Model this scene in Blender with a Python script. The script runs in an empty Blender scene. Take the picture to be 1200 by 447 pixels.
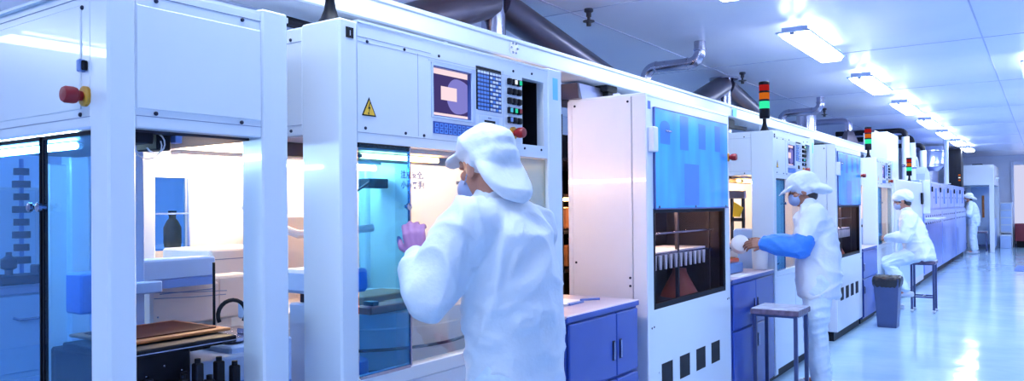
import bpy, bmesh, math, random
import numpy as np
from mathutils import Vector, Matrix, noise
random.seed(7)
SC = bpy.context.scene
COL = SC.collection
# ------------------------------------------------------------------ materials
M = {}
def mat(name, col, rough=0.5, metal=0.0, var=0.0, vscale=8.0, bump=0.0, bscale=40.0, coat=0.0, spec=0.5, sub=0.0, rvar=0.0):
    m = bpy.data.materials.new(name); m.use_nodes = True
    nt = m.node_tree; b = nt.nodes['Principled BSDF']
    b.inputs['Base Color'].default_value = (*col, 1); b.inputs['Roughness'].default_value = rough
    b.inputs['Metallic'].default_value = metal; b.inputs['Coat Weight'].default_value = coat
    b.inputs['Specular IOR Level'].default_value = spec
    if sub: b.inputs['Subsurface Weight'].default_value = sub; b.inputs['Subsurface Radius'].default_value = (.02, .01, .006)
    tc = nt.nodes.new('ShaderNodeTexCoord')
    if var or rvar:
        n = nt.nodes.new('ShaderNodeTexNoise'); n.inputs['Scale'].default_value = vscale; n.inputs['Detail'].default_value = 4
        nt.links.new(tc.outputs['Object'], n.inputs['Vector'])
        if var:
            r = nt.nodes.new('ShaderNodeMapRange'); r.inputs[3].default_value = 1 - var; r.inputs[4].default_value = 1 + var
            r.inputs[1].default_value = .3; r.inputs[2].default_value = .7
            mx = nt.nodes.new('ShaderNodeVectorMath'); mx.operation = 'SCALE'; mx.inputs[0].default_value = col
            nt.links.new(n.outputs['Fac'], r.inputs[0]); nt.links.new(r.outputs[0], mx.inputs['Scale'])
            nt.links.new(mx.outputs[0], b.inputs['Base Color'])
        if rvar:
            r2 = nt.nodes.new('ShaderNodeMapRange'); r2.inputs[3].default_value = max(0, rough - rvar); r2.inputs[4].default_value = rough + rvar
            nt.links.new(n.outputs['Fac'], r2.inputs[0]); nt.links.new(r2.outputs[0], b.inputs['Roughness'])
    if bump:
        n2 = nt.nodes.new('ShaderNodeTexNoise'); n2.inputs['Scale'].default_value = bscale; n2.inputs['Detail'].default_value = 3
        nt.links.new(tc.outputs['Object'], n2.inputs['Vector'])
        bp = nt.nodes.new('ShaderNodeBump'); bp.inputs['Strength'].default_value = bump; bp.inputs['Distance'].default_value = .02
        nt.links.new(n2.outputs['Fac'], bp.inputs['Height']); nt.links.new(bp.outputs[0], b.inputs['Normal'])
    M[name] = m
    return m
def emit(name, col, s):
    m = bpy.data.materials.new(name); m.use_nodes = True; nt = m.node_tree; nt.nodes.clear()
    o = nt.nodes.new('ShaderNodeOutputMaterial'); e = nt.nodes.new('ShaderNodeEmission')
    e.inputs[0].default_value = (*col, 1); e.inputs[1].default_value = s; nt.links.new(e.outputs[0], o.inputs[0]); M[name] = m
def glass(name, tint, rough=0.03, refl=0.12, haze=0.0, hcol=(1, 1, 1)):
    """clear or tinted sheet: tinted straight-through light, a fresnel reflection, a little milky scatter"""
    m = bpy.data.materials.new(name); m.use_nodes = True; nt = m.node_tree; nt.nodes.clear()
    o = nt.nodes.new('ShaderNodeOutputMaterial'); t = nt.nodes.new('ShaderNodeBsdfTransparent'); t.inputs[0].default_value = (*tint, 1)
    g = nt.nodes.new('ShaderNodeBsdfGlossy'); g.inputs['Roughness'].default_value = rough
    lw = nt.nodes.new('ShaderNodeLayerWeight'); lw.inputs[0].default_value = .25
    mr = nt.nodes.new('ShaderNodeMapRange'); mr.inputs[3].default_value = refl * .5; mr.inputs[4].default_value = min(1, refl * 5)
    nt.links.new(lw.outputs['Fresnel'], mr.inputs[0])
    mx = nt.nodes.new('ShaderNodeMixShader'); last = t
    if haze:
        d = nt.nodes.new('ShaderNodeBsdfDiffuse'); d.inputs[0].default_value = (*hcol, 1)
        hx = nt.nodes.new('ShaderNodeMixShader'); hx.inputs[0].default_value = haze
        nt.links.new(t.outputs[0], hx.inputs[1]); nt.links.new(d.outputs[0], hx.inputs[2]); last = hx
    nt.links.new(mr.outputs[0], mx.inputs[0]); nt.links.new(last.outputs[0], mx.inputs[1]); nt.links.new(g.outputs[0], mx.inputs[2])
    nt.links.new(mx.outputs[0], o.inputs[0]); M[name] = m

mat('white_paint', (.74, .80, .90), .27, var=.012, vscale=2, coat=.3)
mat('white_inner', (.82, .80, .80), .35, var=.02, vscale=3)
mat('lavender_paint', (.74, .76, .88), .3, var=.02, vscale=3, coat=.3)
mat('seam', (.22, .27, .42), .5, var=.05)
mat('screw_dark', (.02, .025, .06), .35, .6, var=.1)
mat('black', (.008, .009, .016), .5, var=.2, vscale=20, spec=.15)
mat('black_gloss', (.01, .01, .02), .15, var=.1)
mat('dark_metal', (.025, .025, .045), .45, .3, var=.2, vscale=20)
mat('cabinet_blue', (.026, .065, .36), .35, var=.05, vscale=5, coat=.2)
mat('worktop', (.55, .48, .60), .3, var=.06, vscale=12)
mat('steel', (.42, .43, .55), .2, 1.0, var=.08, vscale=6, rvar=.08)
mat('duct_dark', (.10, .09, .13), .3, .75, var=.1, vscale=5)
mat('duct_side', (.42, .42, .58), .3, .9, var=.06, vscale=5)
mat('red_plastic', (.26, .004, .012), .4, var=.04)
mat('yellow_plastic', (.55, .27, .02), .4, var=.04)
mat('sign_yellow', (.90, .52, .02), .45, var=.03)
mat('turquoise', (.14, .55, .75), .5, var=.04)
mat('sticker_blue', (.07, .13, .45), .5, var=.04)
mat('key_blue', (.012, .05, .30), .4, var=.08)
mat('key_white', (.75, .82, .95), .4, var=.03)
mat('key_light_blue', (.10, .28, .75), .4, var=.05)
mat('green_plastic', (.03, .50, .33), .35, var=.05)
mat('bezel', (.045, .09, .32), .35, var=.05)
mat('panel_blue_grey', (.52, .62, .84), .35, var=.03)
mat('mid_blue', (.16, .28, .66), .4, var=.06)
mat('pale_blue', (.45, .60, .90), .35, var=.04)
mat('orange_copper', (.50, .17, .05), .5, var=.2, vscale=15)
mat('wire_yellow', (.75, .5, .05), .5, var=.05)
mat('pink_white', (.85, .68, .60), .4, var=.04)
mat('red_tray', (.75, .10, .03), .4, var=.15, vscale=14)
mat('cloth_white', (.72, .78, .89), .75, var=.02, vscale=5, bump=.12, bscale=60, spec=.2, sub=.0)
mat('cloth_blue', (.03, .20, .72), .6, var=.06, vscale=8, bump=.2, bscale=40)
mat('cloth_pale', (.62, .74, .92), .75, var=.03, vscale=5, bump=.12, bscale=60, spec=.2)
mat('mask_fabric', (.26, .34, .58), .8, var=.03)
mat('skin', (.42, .20, .15), .5, var=.05, vscale=20, sub=.08)
mat('skin_dark', (.30, .13, .09), .5, var=.05, vscale=20, sub=.08)
mat('eye_dark', (.02, .015, .015), .2, var=.1)
mat('hair', (.02, .016, .02), .45, var=.2, vscale=30)
mat('glove', (.36, .16, .36), .55, var=.06, vscale=20)
mat('shoe', (.50, .55, .68), .5, var=.05)
mat('bin_grey', (.045, .07, .20), .4, var=.05)
mat('bag_black', (.01, .01, .02), .3, bump=.5, bscale=30)
mat('stool_top', (.50, .54, .70), .35, var=.3, vscale=14)
mat('stool_edge', (.12, .09, .16), .45, var=.4, vscale=25)
mat('stool_metal', (.06, .08, .20), .35, .5, var=.1)
mat('caster', (.6, .65, .75), .4, var=.05)
mat('paper', (.88, .86, .90), .7, var=.02)
mat('cup_white', (.85, .85, .90), .35, var=.02)
mat('dark_red', (.20, .012, .03), .5, var=.06)
mat('mat_blue', (.08, .16, .45), .7, var=.06)
mat('tank', (.50, .56, .74), .22, .85, var=.06)
mat('hose', (.6, .66, .80), .5, var=.05, bump=.0)
mat('cone_red', (.38, .10, .07), .5, var=.08)
mat('frame_black', (.006, .007, .014), .5, var=.1, spec=.1); mat('brown_plate', (.07, .016, .012), .6, var=.15, vscale=12, spec=.05)
mat('tub_blue', (.10, .24, .58), .3, var=.05)
mat('oven_blue', (.24, .33, .75), .3, var=.04, vscale=3, coat=.3)
mat('screen_purple', (.04, .03, .12), .2)
glass('door_blue_glass', (.47, .75, 1.0), refl=.06)
glass('door_teal_glass', (.27, .64, .97), refl=.06, haze=.05, hcol=(.06, .50, .90))
glass('pane_clear', (.93, .95, .96), refl=.05)
glass('pane_grey', (.66, .77, .81), refl=.06, haze=.08, hcol=(.3, .45, .5))
glass('dark_pane', (.90, .84, .84), refl=.004)
emit('lamp_white', (.72, .85, 1.0), 32); emit('lamp_up', (.72, .80, 1.0), 15)
emit('lamp_dim', (.80, .90, 1.0), 14)
emit('warm_tube', (1.0, .50, .14), 40)
emit('warm_soft', (1.0, .58, .25), 40)
emit('warm_amber', (1.0, .45, .08), 6)
emit('white_tube', (1.0, .72, .48), 130)
emit('blue_tube', (.50, .78, 1.0), 130); emit('warm_band', (1.0, .62, .40), 110); emit('chamber_fill_tube', (1.0, .70, .50), 120)
emit('screen_pink', (1.0, .76, .82), .95)
emit('screen_purple_lit', (.075, .055, .22), .75)
emit('screen_blue_lit', (.26, .25, .72), .85)
emit('lens_red', (.9, .03, .03), .35); emit('lens_amber', (1.0, .22, .02), .55); emit('lens_green', (.04, .95, .45), .9)
emit('led_green', (.03, .8, .45), .8); emit('led_white', (.9, .95, 1), 1.0); emit('led_cyan', (.1, .6, .9), .8)
emit('lit_area_glow', (.72, .74, 1.0), .85)

# lift door: blue acrylic with darker upright stripes
def acrylic():
    m = mat('acrylic_blue', (.02, .26, .80), .16, coat=.4); nt = m.node_tree; b = nt.nodes['Principled BSDF']
    tc = nt.nodes.new('ShaderNodeTexCoord'); n = nt.nodes.new('ShaderNodeTexNoise'); n.inputs['Scale'].default_value = 2.2
    mp = nt.nodes.new('ShaderNodeMapping'); mp.inputs['Scale'].default_value = (1, 2.5, .5)
    nt.links.new(tc.outputs['Object'], mp.inputs[0]); nt.links.new(mp.outputs[0], n.inputs['Vector'])
    cr = nt.nodes.new('ShaderNodeValToRGB'); e = cr.color_ramp.elements
    e[0].position = .35; e[0].color = (.008, .28, .74, 1); e[1].position = .65; e[1].color = (.014, .44, .90, 1)
    nt.links.new(n.outputs['Fac'], cr.inputs[0]); nt.links.new(cr.outputs[0], b.inputs['Base Color'])
acrylic()
mat('acrylic_dark', (.012, .19, .66), .16, coat=.4)

def floor_mat():
    m = mat('floor_epoxy', (.42, .62, .86), .10, coat=.0, spec=.7); nt = m.node_tree; b = nt.nodes['Principled BSDF']
    tc = nt.nodes.new('ShaderNodeTexCoord')
    n = nt.nodes.new('ShaderNodeTexNoise'); n.inputs['Scale'].default_value = 1.3; n.inputs['Detail'].default_value = 3
    cr = nt.nodes.new('ShaderNodeValToRGB'); e = cr.color_ramp.elements
    e[0].position = .3; e[0].color = (.36, .57, .82, 1); e[1].position = .7; e[1].color = (.46, .66, .88, 1)
    nt.links.new(tc.outputs['Object'], n.inputs['Vector']); nt.links.new(n.outputs['Fac'], cr.inputs[0]); nt.links.new(cr.outputs[0], b.inputs['Base Color'])
    n2 = nt.nodes.new('ShaderNodeTexNoise'); n2.inputs['Scale'].default_value = 2.6; n2.inputs['Detail'].default_value = 2
    bp = nt.nodes.new('ShaderNodeBump'); bp.inputs['Strength'].default_value = .10; bp.inputs['Distance'].default_value = .05
    nt.links.new(tc.outputs['Object'], n2.inputs['Vector']); nt.links.new(n2.outputs['Fac'], bp.inputs['Height']); nt.links.new(bp.outputs[0], b.inputs['Normal'])
floor_mat()
def ceiling_mat():
    m = mat('ceiling_panel', (.80, .81, .95), .34, spec=.8, coat=.0); nt = m.node_tree; b = nt.nodes['Principled BSDF']
    b.inputs['Metallic'].default_value = .12
    tc = nt.nodes.new('ShaderNodeTexCoord')
    n = nt.nodes.new('ShaderNodeTexNoise'); n.inputs['Scale'].default_value = .9; n.inputs['Detail'].default_value = 2
    nt.links.new(tc.outputs['Object'], n.inputs['Vector'])
    cr = nt.nodes.new('ShaderNodeValToRGB'); e = cr.color_ramp.elements
    e[0].position = .3; e[0].color = (.78, .79, .95, 1); e[1].position = .7; e[1].color = (.86, .87, .97, 1)
    nt.links.new(n.outputs['Fac'], cr.inputs[0]); nt.links.new(cr.outputs[0], b.inputs['Base Color'])
    n2 = nt.nodes.new('ShaderNodeTexNoise'); n2.inputs['Scale'].default_value = 1.6; n2.inputs['Detail'].default_value = 1
    bp = nt.nodes.new('ShaderNodeBump'); bp.inputs['Strength'].default_value = .12; bp.inputs['Distance'].default_value = .05
    nt.links.new(tc.outputs['Object'], n2.inputs['Vector']); nt.links.new(n2.outputs['Fac'], bp.inputs['Height']); nt.links.new(bp.outputs[0], b.inputs['Normal'])
ceiling_mat()
mat('wall_white', (.70, .75, .92), .35, var=.03, vscale=1.5)
mat('wall_blue', (.20, .36, .78), .35, var=.05, vscale=1.5)

# ------------------------------------------------------------------ mesh builder
def frame_of(d):
    d = Vector(d).normalized(); a = Vector((0, 0, 1)) if abs(d.z) < .9 else Vector((1, 0, 0))
    u = d.cross(a).normalized(); return u, d.cross(u).normalized()
class MB:
    def __init__(s, m='white_paint'): s.v = []; s.f = []; s.mi = []; s.slots = [m]; s.cur = 0
    def m(s, name):
        if name not in s.slots: s.slots.append(name)
        s.cur = s.slots.index(name); return s
    def add(s, vs, fs):
        o = len(s.v); s.v += [tuple(v) for v in vs]
        for f in fs: s.f.append([i + o for i in f]); s.mi.append(s.cur)
        return s
    def box(s, x0, x1, y0, y1, z0, z1, b=0.0):
        x0, x1 = min(x0, x1), max(x0, x1); y0, y1 = min(y0, y1), max(y0, y1); z0, z1 = min(z0, z1), max(z0, z1)
        b = min(b, (x1 - x0) * .45, (y1 - y0) * .45, (z1 - z0) * .45)
        if b <= 0:
            vs = [(x, y, z) for x in (x0, x1) for y in (y0, y1) for z in (z0, z1)]
            return s.add(vs, [(0, 1, 3, 2), (4, 6, 7, 5), (0, 4, 5, 1), (2, 3, 7, 6), (0, 2, 6, 4), (1, 5, 7, 3)])
        lo = (x0, y0, z0); hi = (x1, y1, z1); vs = []; idx = {}
        for c in range(8):
            sg = ((c >> 2) & 1, (c >> 1) & 1, c & 1)
            for ax in range(3):
                p = []
                for k in range(3):
                    e = hi[k] if sg[k] else lo[k]
                    p.append(e if k == ax else (e - b if sg[k] else e + b))
                idx[(sg, ax)] = len(vs); vs.append(p)
        fs = []
        for ax in range(3):
            o1, o2 = [k for k in range(3) if k != ax]
            for sd in (0, 1):
                q = []
                for a, c in ((0, 0), (1, 0), (1, 1), (0, 1)):
                    sg = [0, 0, 0]; sg[ax] = sd; sg[o1] = a; sg[o2] = c; q.append(idx[(tuple(sg), ax)])
                fs.append(q)
            for a in (0, 1):
                for c in (0, 1):
                    s0 = [0, 0, 0]; s0[o1] = a; s0[o2] = c; s1 = list(s0); s1[ax] = 1
                    fs.append([idx[(tuple(s0), o1)], idx[(tuple(s1), o1)], idx[(tuple(s1), o2)], idx[(tuple(s0), o2)]])
        for c in range(8):
            sg = ((c >> 2) & 1, (c >> 1) & 1, c & 1); fs.append([idx[(sg, 0)], idx[(sg, 1)], idx[(sg, 2)]])
        return s.add(vs, fs)
    def cyl(s, p0, p1, r0, r1=None, n=20, cap=True):
        r1 = r0 if r1 is None else r1; p0 = Vector(p0); p1 = Vector(p1); u, w = frame_of(p1 - p0); vs = []
        for p, r in ((p0, r0), (p1, r1)):
            for i in range(n):
                a = 2 * math.pi * i / n; vs.append(p + u * (r * math.cos(a)) + w * (r * math.sin(a)))
        fs = [(i, (i + 1) % n, n + (i + 1) % n, n + i) for i in range(n)]
        if cap: fs += [tuple(range(n))[::-1], tuple(range(n, 2 * n))]
        return s.add(vs, fs)
    def lathe(s, prof, c, axis=(0, 0, 1), n=24):
        """prof: (radius, distance along axis)"""
        c = Vector(c); ax = Vector(axis).normalized(); u, w = frame_of(ax); vs = []
        for r, h in prof:
            for i in range(n):
                a = 2 * math.pi * i / n; vs.append(c + ax * h + u * (r * math.cos(a)) + w * (r * math.sin(a)))
        fs = []
        for k in range(len(prof) - 1):
            for i in range(n): fs.append((k * n + i, k * n + (i + 1) % n, (k + 1) * n + (i + 1) % n, (k + 1) * n + i))
        fs += [tuple(range(n))[::-1], tuple(range((len(prof) - 1) * n, len(prof) * n))]
        return s.add(vs, fs)
    def tube(s, pts, r, n=12, cap=True):
        pts = [Vector(p) for p in pts]; rs = r if isinstance(r, (list, tuple)) else [r] * len(pts); vs = []; u = None
        for i, p in enumerate(pts):
            d = (pts[min(i + 1, len(pts) - 1)] - pts[max(i - 1, 0)]).normalized()
            if u is None: u, w = frame_of(d)
            else:
                u = (u - d * u.dot(d)).normalized(); w = d.cross(u)
            for k in range(n):
                a = 2 * math.pi * k / n; vs.append(p + u * (rs[i] * math.cos(a)) + w * (rs[i] * math.sin(a)))
        fs = []
        for i in range(len(pts) - 1):
            for k in range(n): fs.append((i * n + k, i * n + (k + 1) % n, (i + 1) * n + (k + 1) % n, (i + 1) * n + k))
        if cap: fs += [tuple(range(n))[::-1], tuple(range((len(pts) - 1) * n, len(pts) * n))]
        return s.add(vs, fs)
    def prism(s, poly, ax, d0, d1):
        """poly in the two other axes (order x,y,z), extruded along ax"""
        n = len(poly); vs = []
        for d in (d0, d1):
            for a, b in poly:
                p = [a, b]; p.insert(ax, d); vs.append(p)
        fs = [tuple(range(n))[::-1], tuple(range(n, 2 * n))] + [(i, (i + 1) % n, n + (i + 1) % n, n + i) for i in range(n)]
        return s.add(vs, fs)
    def ball(s, c, r, n=14):
        rx, ry, rz = r if isinstance(r, (list, tuple)) else (r, r, r); k = n // 2; vs = []; fs = []
        for j in range(1, k):
            t = math.pi * j / k
            for i in range(n):
                a = 2 * math.pi * i / n; vs.append((c[0] + rx * math.sin(t) * math.cos(a), c[1] + ry * math.sin(t) * math.sin(a), c[2] + rz * math.cos(t)))
        for j in range(k - 2):
            for i in range(n): fs.append((j * n + i, (j + 1) * n + i, (j + 1) * n + (i + 1) % n, j * n + (i + 1) % n))
        t0 = len(vs); vs += [(c[0], c[1], c[2] + rz), (c[0], c[1], c[2] - rz)]
        for i in range(n):
            fs.append((t0, i, (i + 1) % n)); fs.append((t0 + 1, (k - 2) * n + (i + 1) % n, (k - 2) * n + i))
        return s.add(vs, fs)
    def rects(s, holes, x0, x1, y0, y1, z0, z1):
        """a plate in the plane of x with rectangular holes (y0,y1,z0,z1) cut through"""
        ys = sorted({y0, y1, *[h[0] for h in holes], *[h[1] for h in holes]}); zs = sorted({z0, z1, *[h[2] for h in holes], *[h[3] for h in holes]})
        solid = lambda i, j: 0 <= i < len(ys) - 1 and 0 <= j < len(zs) - 1 and not any(h[0] - 1e-6 <= ys[i] and ys[i + 1] <= h[1] + 1e-6 and h[2] - 1e-6 <= zs[j] and zs[j + 1] <= h[3] + 1e-6 for h in holes)
        for i in range(len(ys) - 1):
            for j in range(len(zs) - 1):
                if not solid(i, j): continue
                a, b, c, d = ys[i], ys[i + 1], zs[j], zs[j + 1]
                s.add([(x1, a, c), (x1, b, c), (x1, b, d), (x1, a, d)], [(0, 1, 2, 3)]); s.add([(x0, a, c), (x0, b, c), (x0, b, d), (x0, a, d)], [(3, 2, 1, 0)])
                if not solid(i - 1, j): s.add([(x0, a, c), (x1, a, c), (x1, a, d), (x0, a, d)], [(0, 1, 2, 3)])
                if not solid(i + 1, j): s.add([(x0, b, c), (x1, b, c), (x1, b, d), (x0, b, d)], [(3, 2, 1, 0)])
                if not solid(i, j - 1): s.add([(x0, a, c), (x1, a, c), (x1, b, c), (x0, b, c)], [(3, 2, 1, 0)])
                if not solid(i, j + 1): s.add([(x0, a, d), (x1, a, d), (x1, b, d), (x0, b, d)], [(0, 1, 2, 3)])
        return s
    def build(s, name, parent=None, angle=32):
        off = Vector((0, 0, 0)); p = parent
        while p is not None: off += p.location; p = p.parent
        me = bpy.data.meshes.new(name); me.from_pydata([(v[0] - off.x, v[1] - off.y, v[2] - off.z) for v in s.v], [], s.f)
        for sl in s.slots: me.materials.append(M[sl])
        me.polygons.foreach_set('material_index', s.mi)
        bm = bmesh.new(); bm.from_mesh(me); bmesh.ops.remove_doubles(bm, verts=bm.verts, dist=1e-5) if len(s.v) < 4000 else None
        bmesh.ops.recalc_face_normals(bm, faces=bm.faces); bm.to_mesh(me); bm.free()
        me.polygons.foreach_set('use_smooth', [True] * len(me.polygons)); me.set_sharp_from_angle(angle=math.radians(angle))
        o = bpy.data.objects.new(name, me); COL.objects.link(o); o.parent = parent
        return o
def tag(o, label=None, cat=None, group=None, kind=None):
    if label: o['label'] = label
    if cat: o['category'] = cat
    if group: o['group'] = group
    if kind: o['kind'] = kind
    return o
def thing(name, label, cat, loc, group=None):
    o = bpy.data.objects.new(name, None); COL.objects.link(o); o.location = loc; o.empty_display_size = .1
    return tag(o, label, cat, group)
def dup(root, shift, label, group=None):
    kids = {}
    for c in list(bpy.data.objects):
        if c.parent is not None: kids.setdefault(c.parent.name, []).append(c)
    def rec(o, parent):
        c = o.copy(); COL.objects.link(c); c.parent = parent
        for ch in kids.get(o.name, []): rec(ch, c)
        return c
    r = rec(root, None); r.location = root.location + Vector(shift); r['label'] = label
    if group: r['group'] = group
    return r
def struct(mb, name): return tag(mb.build(name), kind='structure')
def lettering(body, size, x, y, z, mname, name, parent, font=None, bold=0.0, depth=.0004):
    """raised letters on a face that looks along +X; y,z = left end of the base line"""
    cu = bpy.data.curves.new(name, 'FONT'); cu.body = body; cu.size = size; cu.extrude = depth; cu.offset = bold
    t = bpy.data.objects.new(name, cu); COL.objects.link(t)
    me = bpy.data.meshes.new_from_object(t.evaluated_get(bpy.context.evaluated_depsgraph_get()))
    bpy.data.objects.remove(t)
    off = Vector((0, 0, 0)); p = parent
    while p is not None: off += p.location; p = p.parent
    me.transform(Matrix(((0, 0, 1, x - off.x), (1, 0, 0, y - off.y), (0, 1, 0, z - off.z), (0, 0, 0, 1))))
    me.materials.clear(); me.materials.append(M[mname]); o = bpy.data.objects.new(name, me); COL.objects.link(o); o.parent = parent
    return o
def arc(c, r, u, w, a0, a1, n=8):
    c = Vector(c); u = Vector(u); w = Vector(w)
    return [c + u * (r * math.cos(a0 + (a1 - a0) * i / n)) + w * (r * math.sin(a0 + (a1 - a0) * i / n)) for i in range(n + 1)]
PI = math.pi

# ------------------------------------------------------------------ camera
cd = bpy.data.cameras.new('camera'); cam = bpy.data.objects.new('camera', cd); COL.objects.link(cam); SC.camera = cam
yaw, pit, rol = math.radians(34.70976), math.radians(.534875), math.radians(-.556102)
fw = Vector((-math.sin(yaw) * math.cos(pit), math.cos(yaw) * math.cos(pit), math.sin(pit))); rt = Vector((math.cos(yaw), math.sin(yaw), 0)); up = rt.cross(fw)
r2 = rt * math.cos(rol) + up * math.sin(rol); u2 = up * math.cos(rol) - rt * math.sin(rol)
mw = Matrix((r2, u2, -fw)).transposed().to_4x4(); mw.translation = (0, 0, 1.45); cam.matrix_world = mw
cd.sensor_width = 36; cd.lens = 902.25 / 1200 * 36; cd.shift_y = 10.261 / 1200; cd.clip_start = .05; cd.clip_end = 100

# ------------------------------------------------------------------ the room
struct(MB('floor_epoxy').box(-9, 3.5, -5, 29.6, -.1, 0), 'floor')
struct(MB('ceiling_panel').box(-9, 3.5, -5, 29.6, 2.95, 3.05), 'ceiling')
struct(MB('wall_white').box(-9.1, -9, -5, 29.6, 0, 2.95), 'wall_left')
struct(MB('wall_white').box(3.5, 3.6, -5, 29.6, 0, 2.95), 'wall_right')
struct(MB('wall_white').box(-9, 3.5, -5.1, -5, 0, 2.95), 'wall_near')
struct(MB('wall_white').box(-9, 3.5, 29.6, 29.7, 0, 2.95), 'wall_far')
mat('ceiling_seam', (.50, .52, .70), .5, var=.02)
seams = MB('ceiling_seam')
for x in (-6.6, -4.2, -3.0, -.45, 1.9): seams.box(x - .006, x + .006, -5, 29.6, 2.946, 2.95)
for k in range(12): seams.box(-9, 3.5, -4 + 3.05 * k - .005, -4 + 3.05 * k + .005, 2.9465, 2.95)
struct(seams, 'trim_1')
struct(MB('wall_white').box(-.90, -.82, 29.5, 29.6, 0, 2.75, .01).box(-.82, 2.2, 29.5, 29.6, 2.62, 2.75, .01), 'trim_2')
struct(MB('lit_area_glow').box(-.82, 2.2, 29.57, 29.6, .75, 2.62), 'lit_area_1')  # glowing panel standing in for a brighter lit area beyond
struct(MB('seam').box(-9, 3.5, 29.58, 29.6, 0, .10), 'baseboard_far')
# ------------------------------------------------------------------ shared small fittings
def screws(mb, pts, ax='x', r=.0055):
    mb.m('screw_dark')
    for p in pts:
        d = {'x': (1, 0, 0), 'y': (0, -1, 0)}[ax]
        mb.lathe([(r, -.002), (r, .002), (r * .7, .004), (.0005, .005)], p, d, 10)
def stop_button(parent, p, d, scale=1.0):
    """yellow collar, dark neck, red mushroom head; d = the way it points"""
    k = scale
    o = MB('yellow_plastic').lathe([(.026 * k, 0), (.026 * k, .008 * k), (.020 * k, .012 * k)], p, d).build('stop_button_collar', parent)
    h = MB('red_plastic').lathe([(.012 * k, .010 * k), (.014 * k, .022 * k), (.0195 * k, .026 * k), (.0215 * k, .034 * k), (.0215 * k, .052 * k), (.018 * k, .058 * k), (.002, .060 * k)], p, d).build('stop_button_head', parent)
    h['label'] = 'red mushroom head of the emergency stop'; o['label'] = 'yellow collar of the emergency stop'
# ------------------------------------------------------------------ near machine with the corner post (m0)
m0 = thing('loading_machine', 'white framed loading machine with blue glass doors and an open front, red stop button', 'machine', (-2.4, 1.2, 0))
MB('white_paint').box(-1.885, -1.80, .942, 1.011, 0, 2.03, .006).build('corner_post', m0)
MB('white_paint').box(-1.897, -1.80, 1.375, 1.465, 0, 2.014, .006).build('corner_post', m0)
MB('white_paint').box(-3.0, -2.93, .942, 1.011, 0, 2.0, .005).build('corner_post', m0)
MB('white_paint').box(-3.0, -2.93, 1.395, 1.465, 0, 2.0, .005).build('corner_post', m0)
h = MB('white_paint').box(-1.85, -1.804, 1.011, 1.375, 1.65, 2.0, .003).box(-1.806, -1.8015, 1.013, 1.373, 1.697, 1.950, .002)
h.m('seam').box(-1.8045, -1.8032, 1.012, 1.374, 1.6785, 1.6805).box(-1.8045, -1.8032, 1.012, 1.374, 1.9755, 1.9775)
screws(h, [(-1.803, 1.064, 1.967), (-1.803, 1.313, 1.969), (-1.803, 1.062, 1.688), (-1.803, 1.309, 1.687)])
h.build('front_header', m0)
h = MB('white_paint').box(-2.93, -1.885, .944, .985, 1.647, 1.99, .003).box(-2.92, -1.925, .941, .946, 1.697, 1.951, .002).box(-2.93, -1.885, .93, .99, 1.988, 1.995)
h.m('seam').box(-2.93, -1.886, .9425, .944, 1.676, 1.6775).box(-2.93, -1.886, .9425, .944, 1.968, 1.9697)
h.m('pale_blue').box(-2.93, -1.886, .9415, .946, 1.647, 1.653)
screws(h, [(-1.930, .943, 1.684), (-1.919, .943, 1.944)], 'y')
h.build('side_header', m0)
MB('white_paint').box(-3.0, -1.805, .96, 1.47, 1.99, 2.005).build('top_panel', m0)
stop_button(m0, (-1.902, .9435, 1.726), (0, -1, 0), .95)
MB('mid_blue').box(-1.915, -1.900, .925, .943, 1.785, 1.815, .003).m('black').box(-1.9, -1.893, .93, .943, 1.788, 1.812, .002).build('switch', m0)
for nm, x0, x1, kx in (('glass_door', -2.139, -1.888, -2.124), ('glass_door', -2.75, -2.150, -2.172)):
    d = MB('door_blue_glass').box(x0, x1, .950, .956, .62, 1.640).build(nm, m0)
    MB('frame_black').box(x0, x1, .948, .958, 1.634, 1.644).box(x0, x1, .948, .958, .605, .62).box((x1 - .006) if x1 < -2.1 and x0 < -2.2 else x0, x1 if x0 < -2.2 else x0 + .006, .948, .958, .62, 1.64).build('door_edge', d)
    MB('steel').lathe([(.006, 0), (.006, .012), (.012, .014), (.012, .022), (.006, .025)], (kx, .950, 1.46), (0, -1, 0), 16).build('door_knob', d)
MB('black').box(-2.150, -2.139, .955, .962, .62, 1.64).build('door_gap_seal', m0)
h = MB('white_paint').box(-2.93, -1.885, .944, .965, .06, .60, .003).box(-1.84, -1.803, 1.011, 1.375, .06, .72, .003); h.m('black').box(-2.9, -1.86, .975, 1.45, .0, .06)
h.build('lower_panel', m0)
MB('dark_metal').box(-2.95, -1.86, .97, 1.44, .72, .80, .004).build('deck', m0)
# what the open front of m0 shows
MB('pale_blue').box(-2.31, -2.245, 1.235, 1.285, .80, 1.652, .004).box(-2.36, -2.2, 1.215, 1.315, 1.20, 1.235, .004).build('gantry_column', m0)
MB('pale_blue').box(-2.40, -2.30, 1.29, 1.565, 1.225, 1.292, .006).m('mid_blue').box(-2.31, -2.298, 1.30, 1.56, 1.20, 1.226).build('gantry_arm', m0)
MB('black').box(-2.0, -1.86, 1.04, 1.09, 1.618, 1.648, .003).box(-1.98, -1.88, 1.11, 1.15, 1.605, 1.648, .004).m('mid_blue').box(-1.90, -1.87, 1.155, 1.175, 1.625, 1.648, .002).m('dark_metal').box(-2.9, -1.86, 1.0, 1.40, 1.644, 1.652).build('valve_block', m0)
MB('wire_yellow').tube([(-1.90, 1.03, 1.632), (-1.88, 1.06, 1.622), (-1.87, 1.085, 1.628), (-1.90, 1.10, 1.64)], .004, 8).m('paper').tube(arc((-1.88, 1.105, 1.622), .026, (0, 1, 0), (0, 0, 1), -2.6, 1.6, 10), .0022, 6).tube(arc((-1.89, 1.09, 1.615), .034, (.4, .9, 0), (0, 0, 1), -3.0, .4, 10), .002, 6).build('cable_loop', m0)
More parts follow.
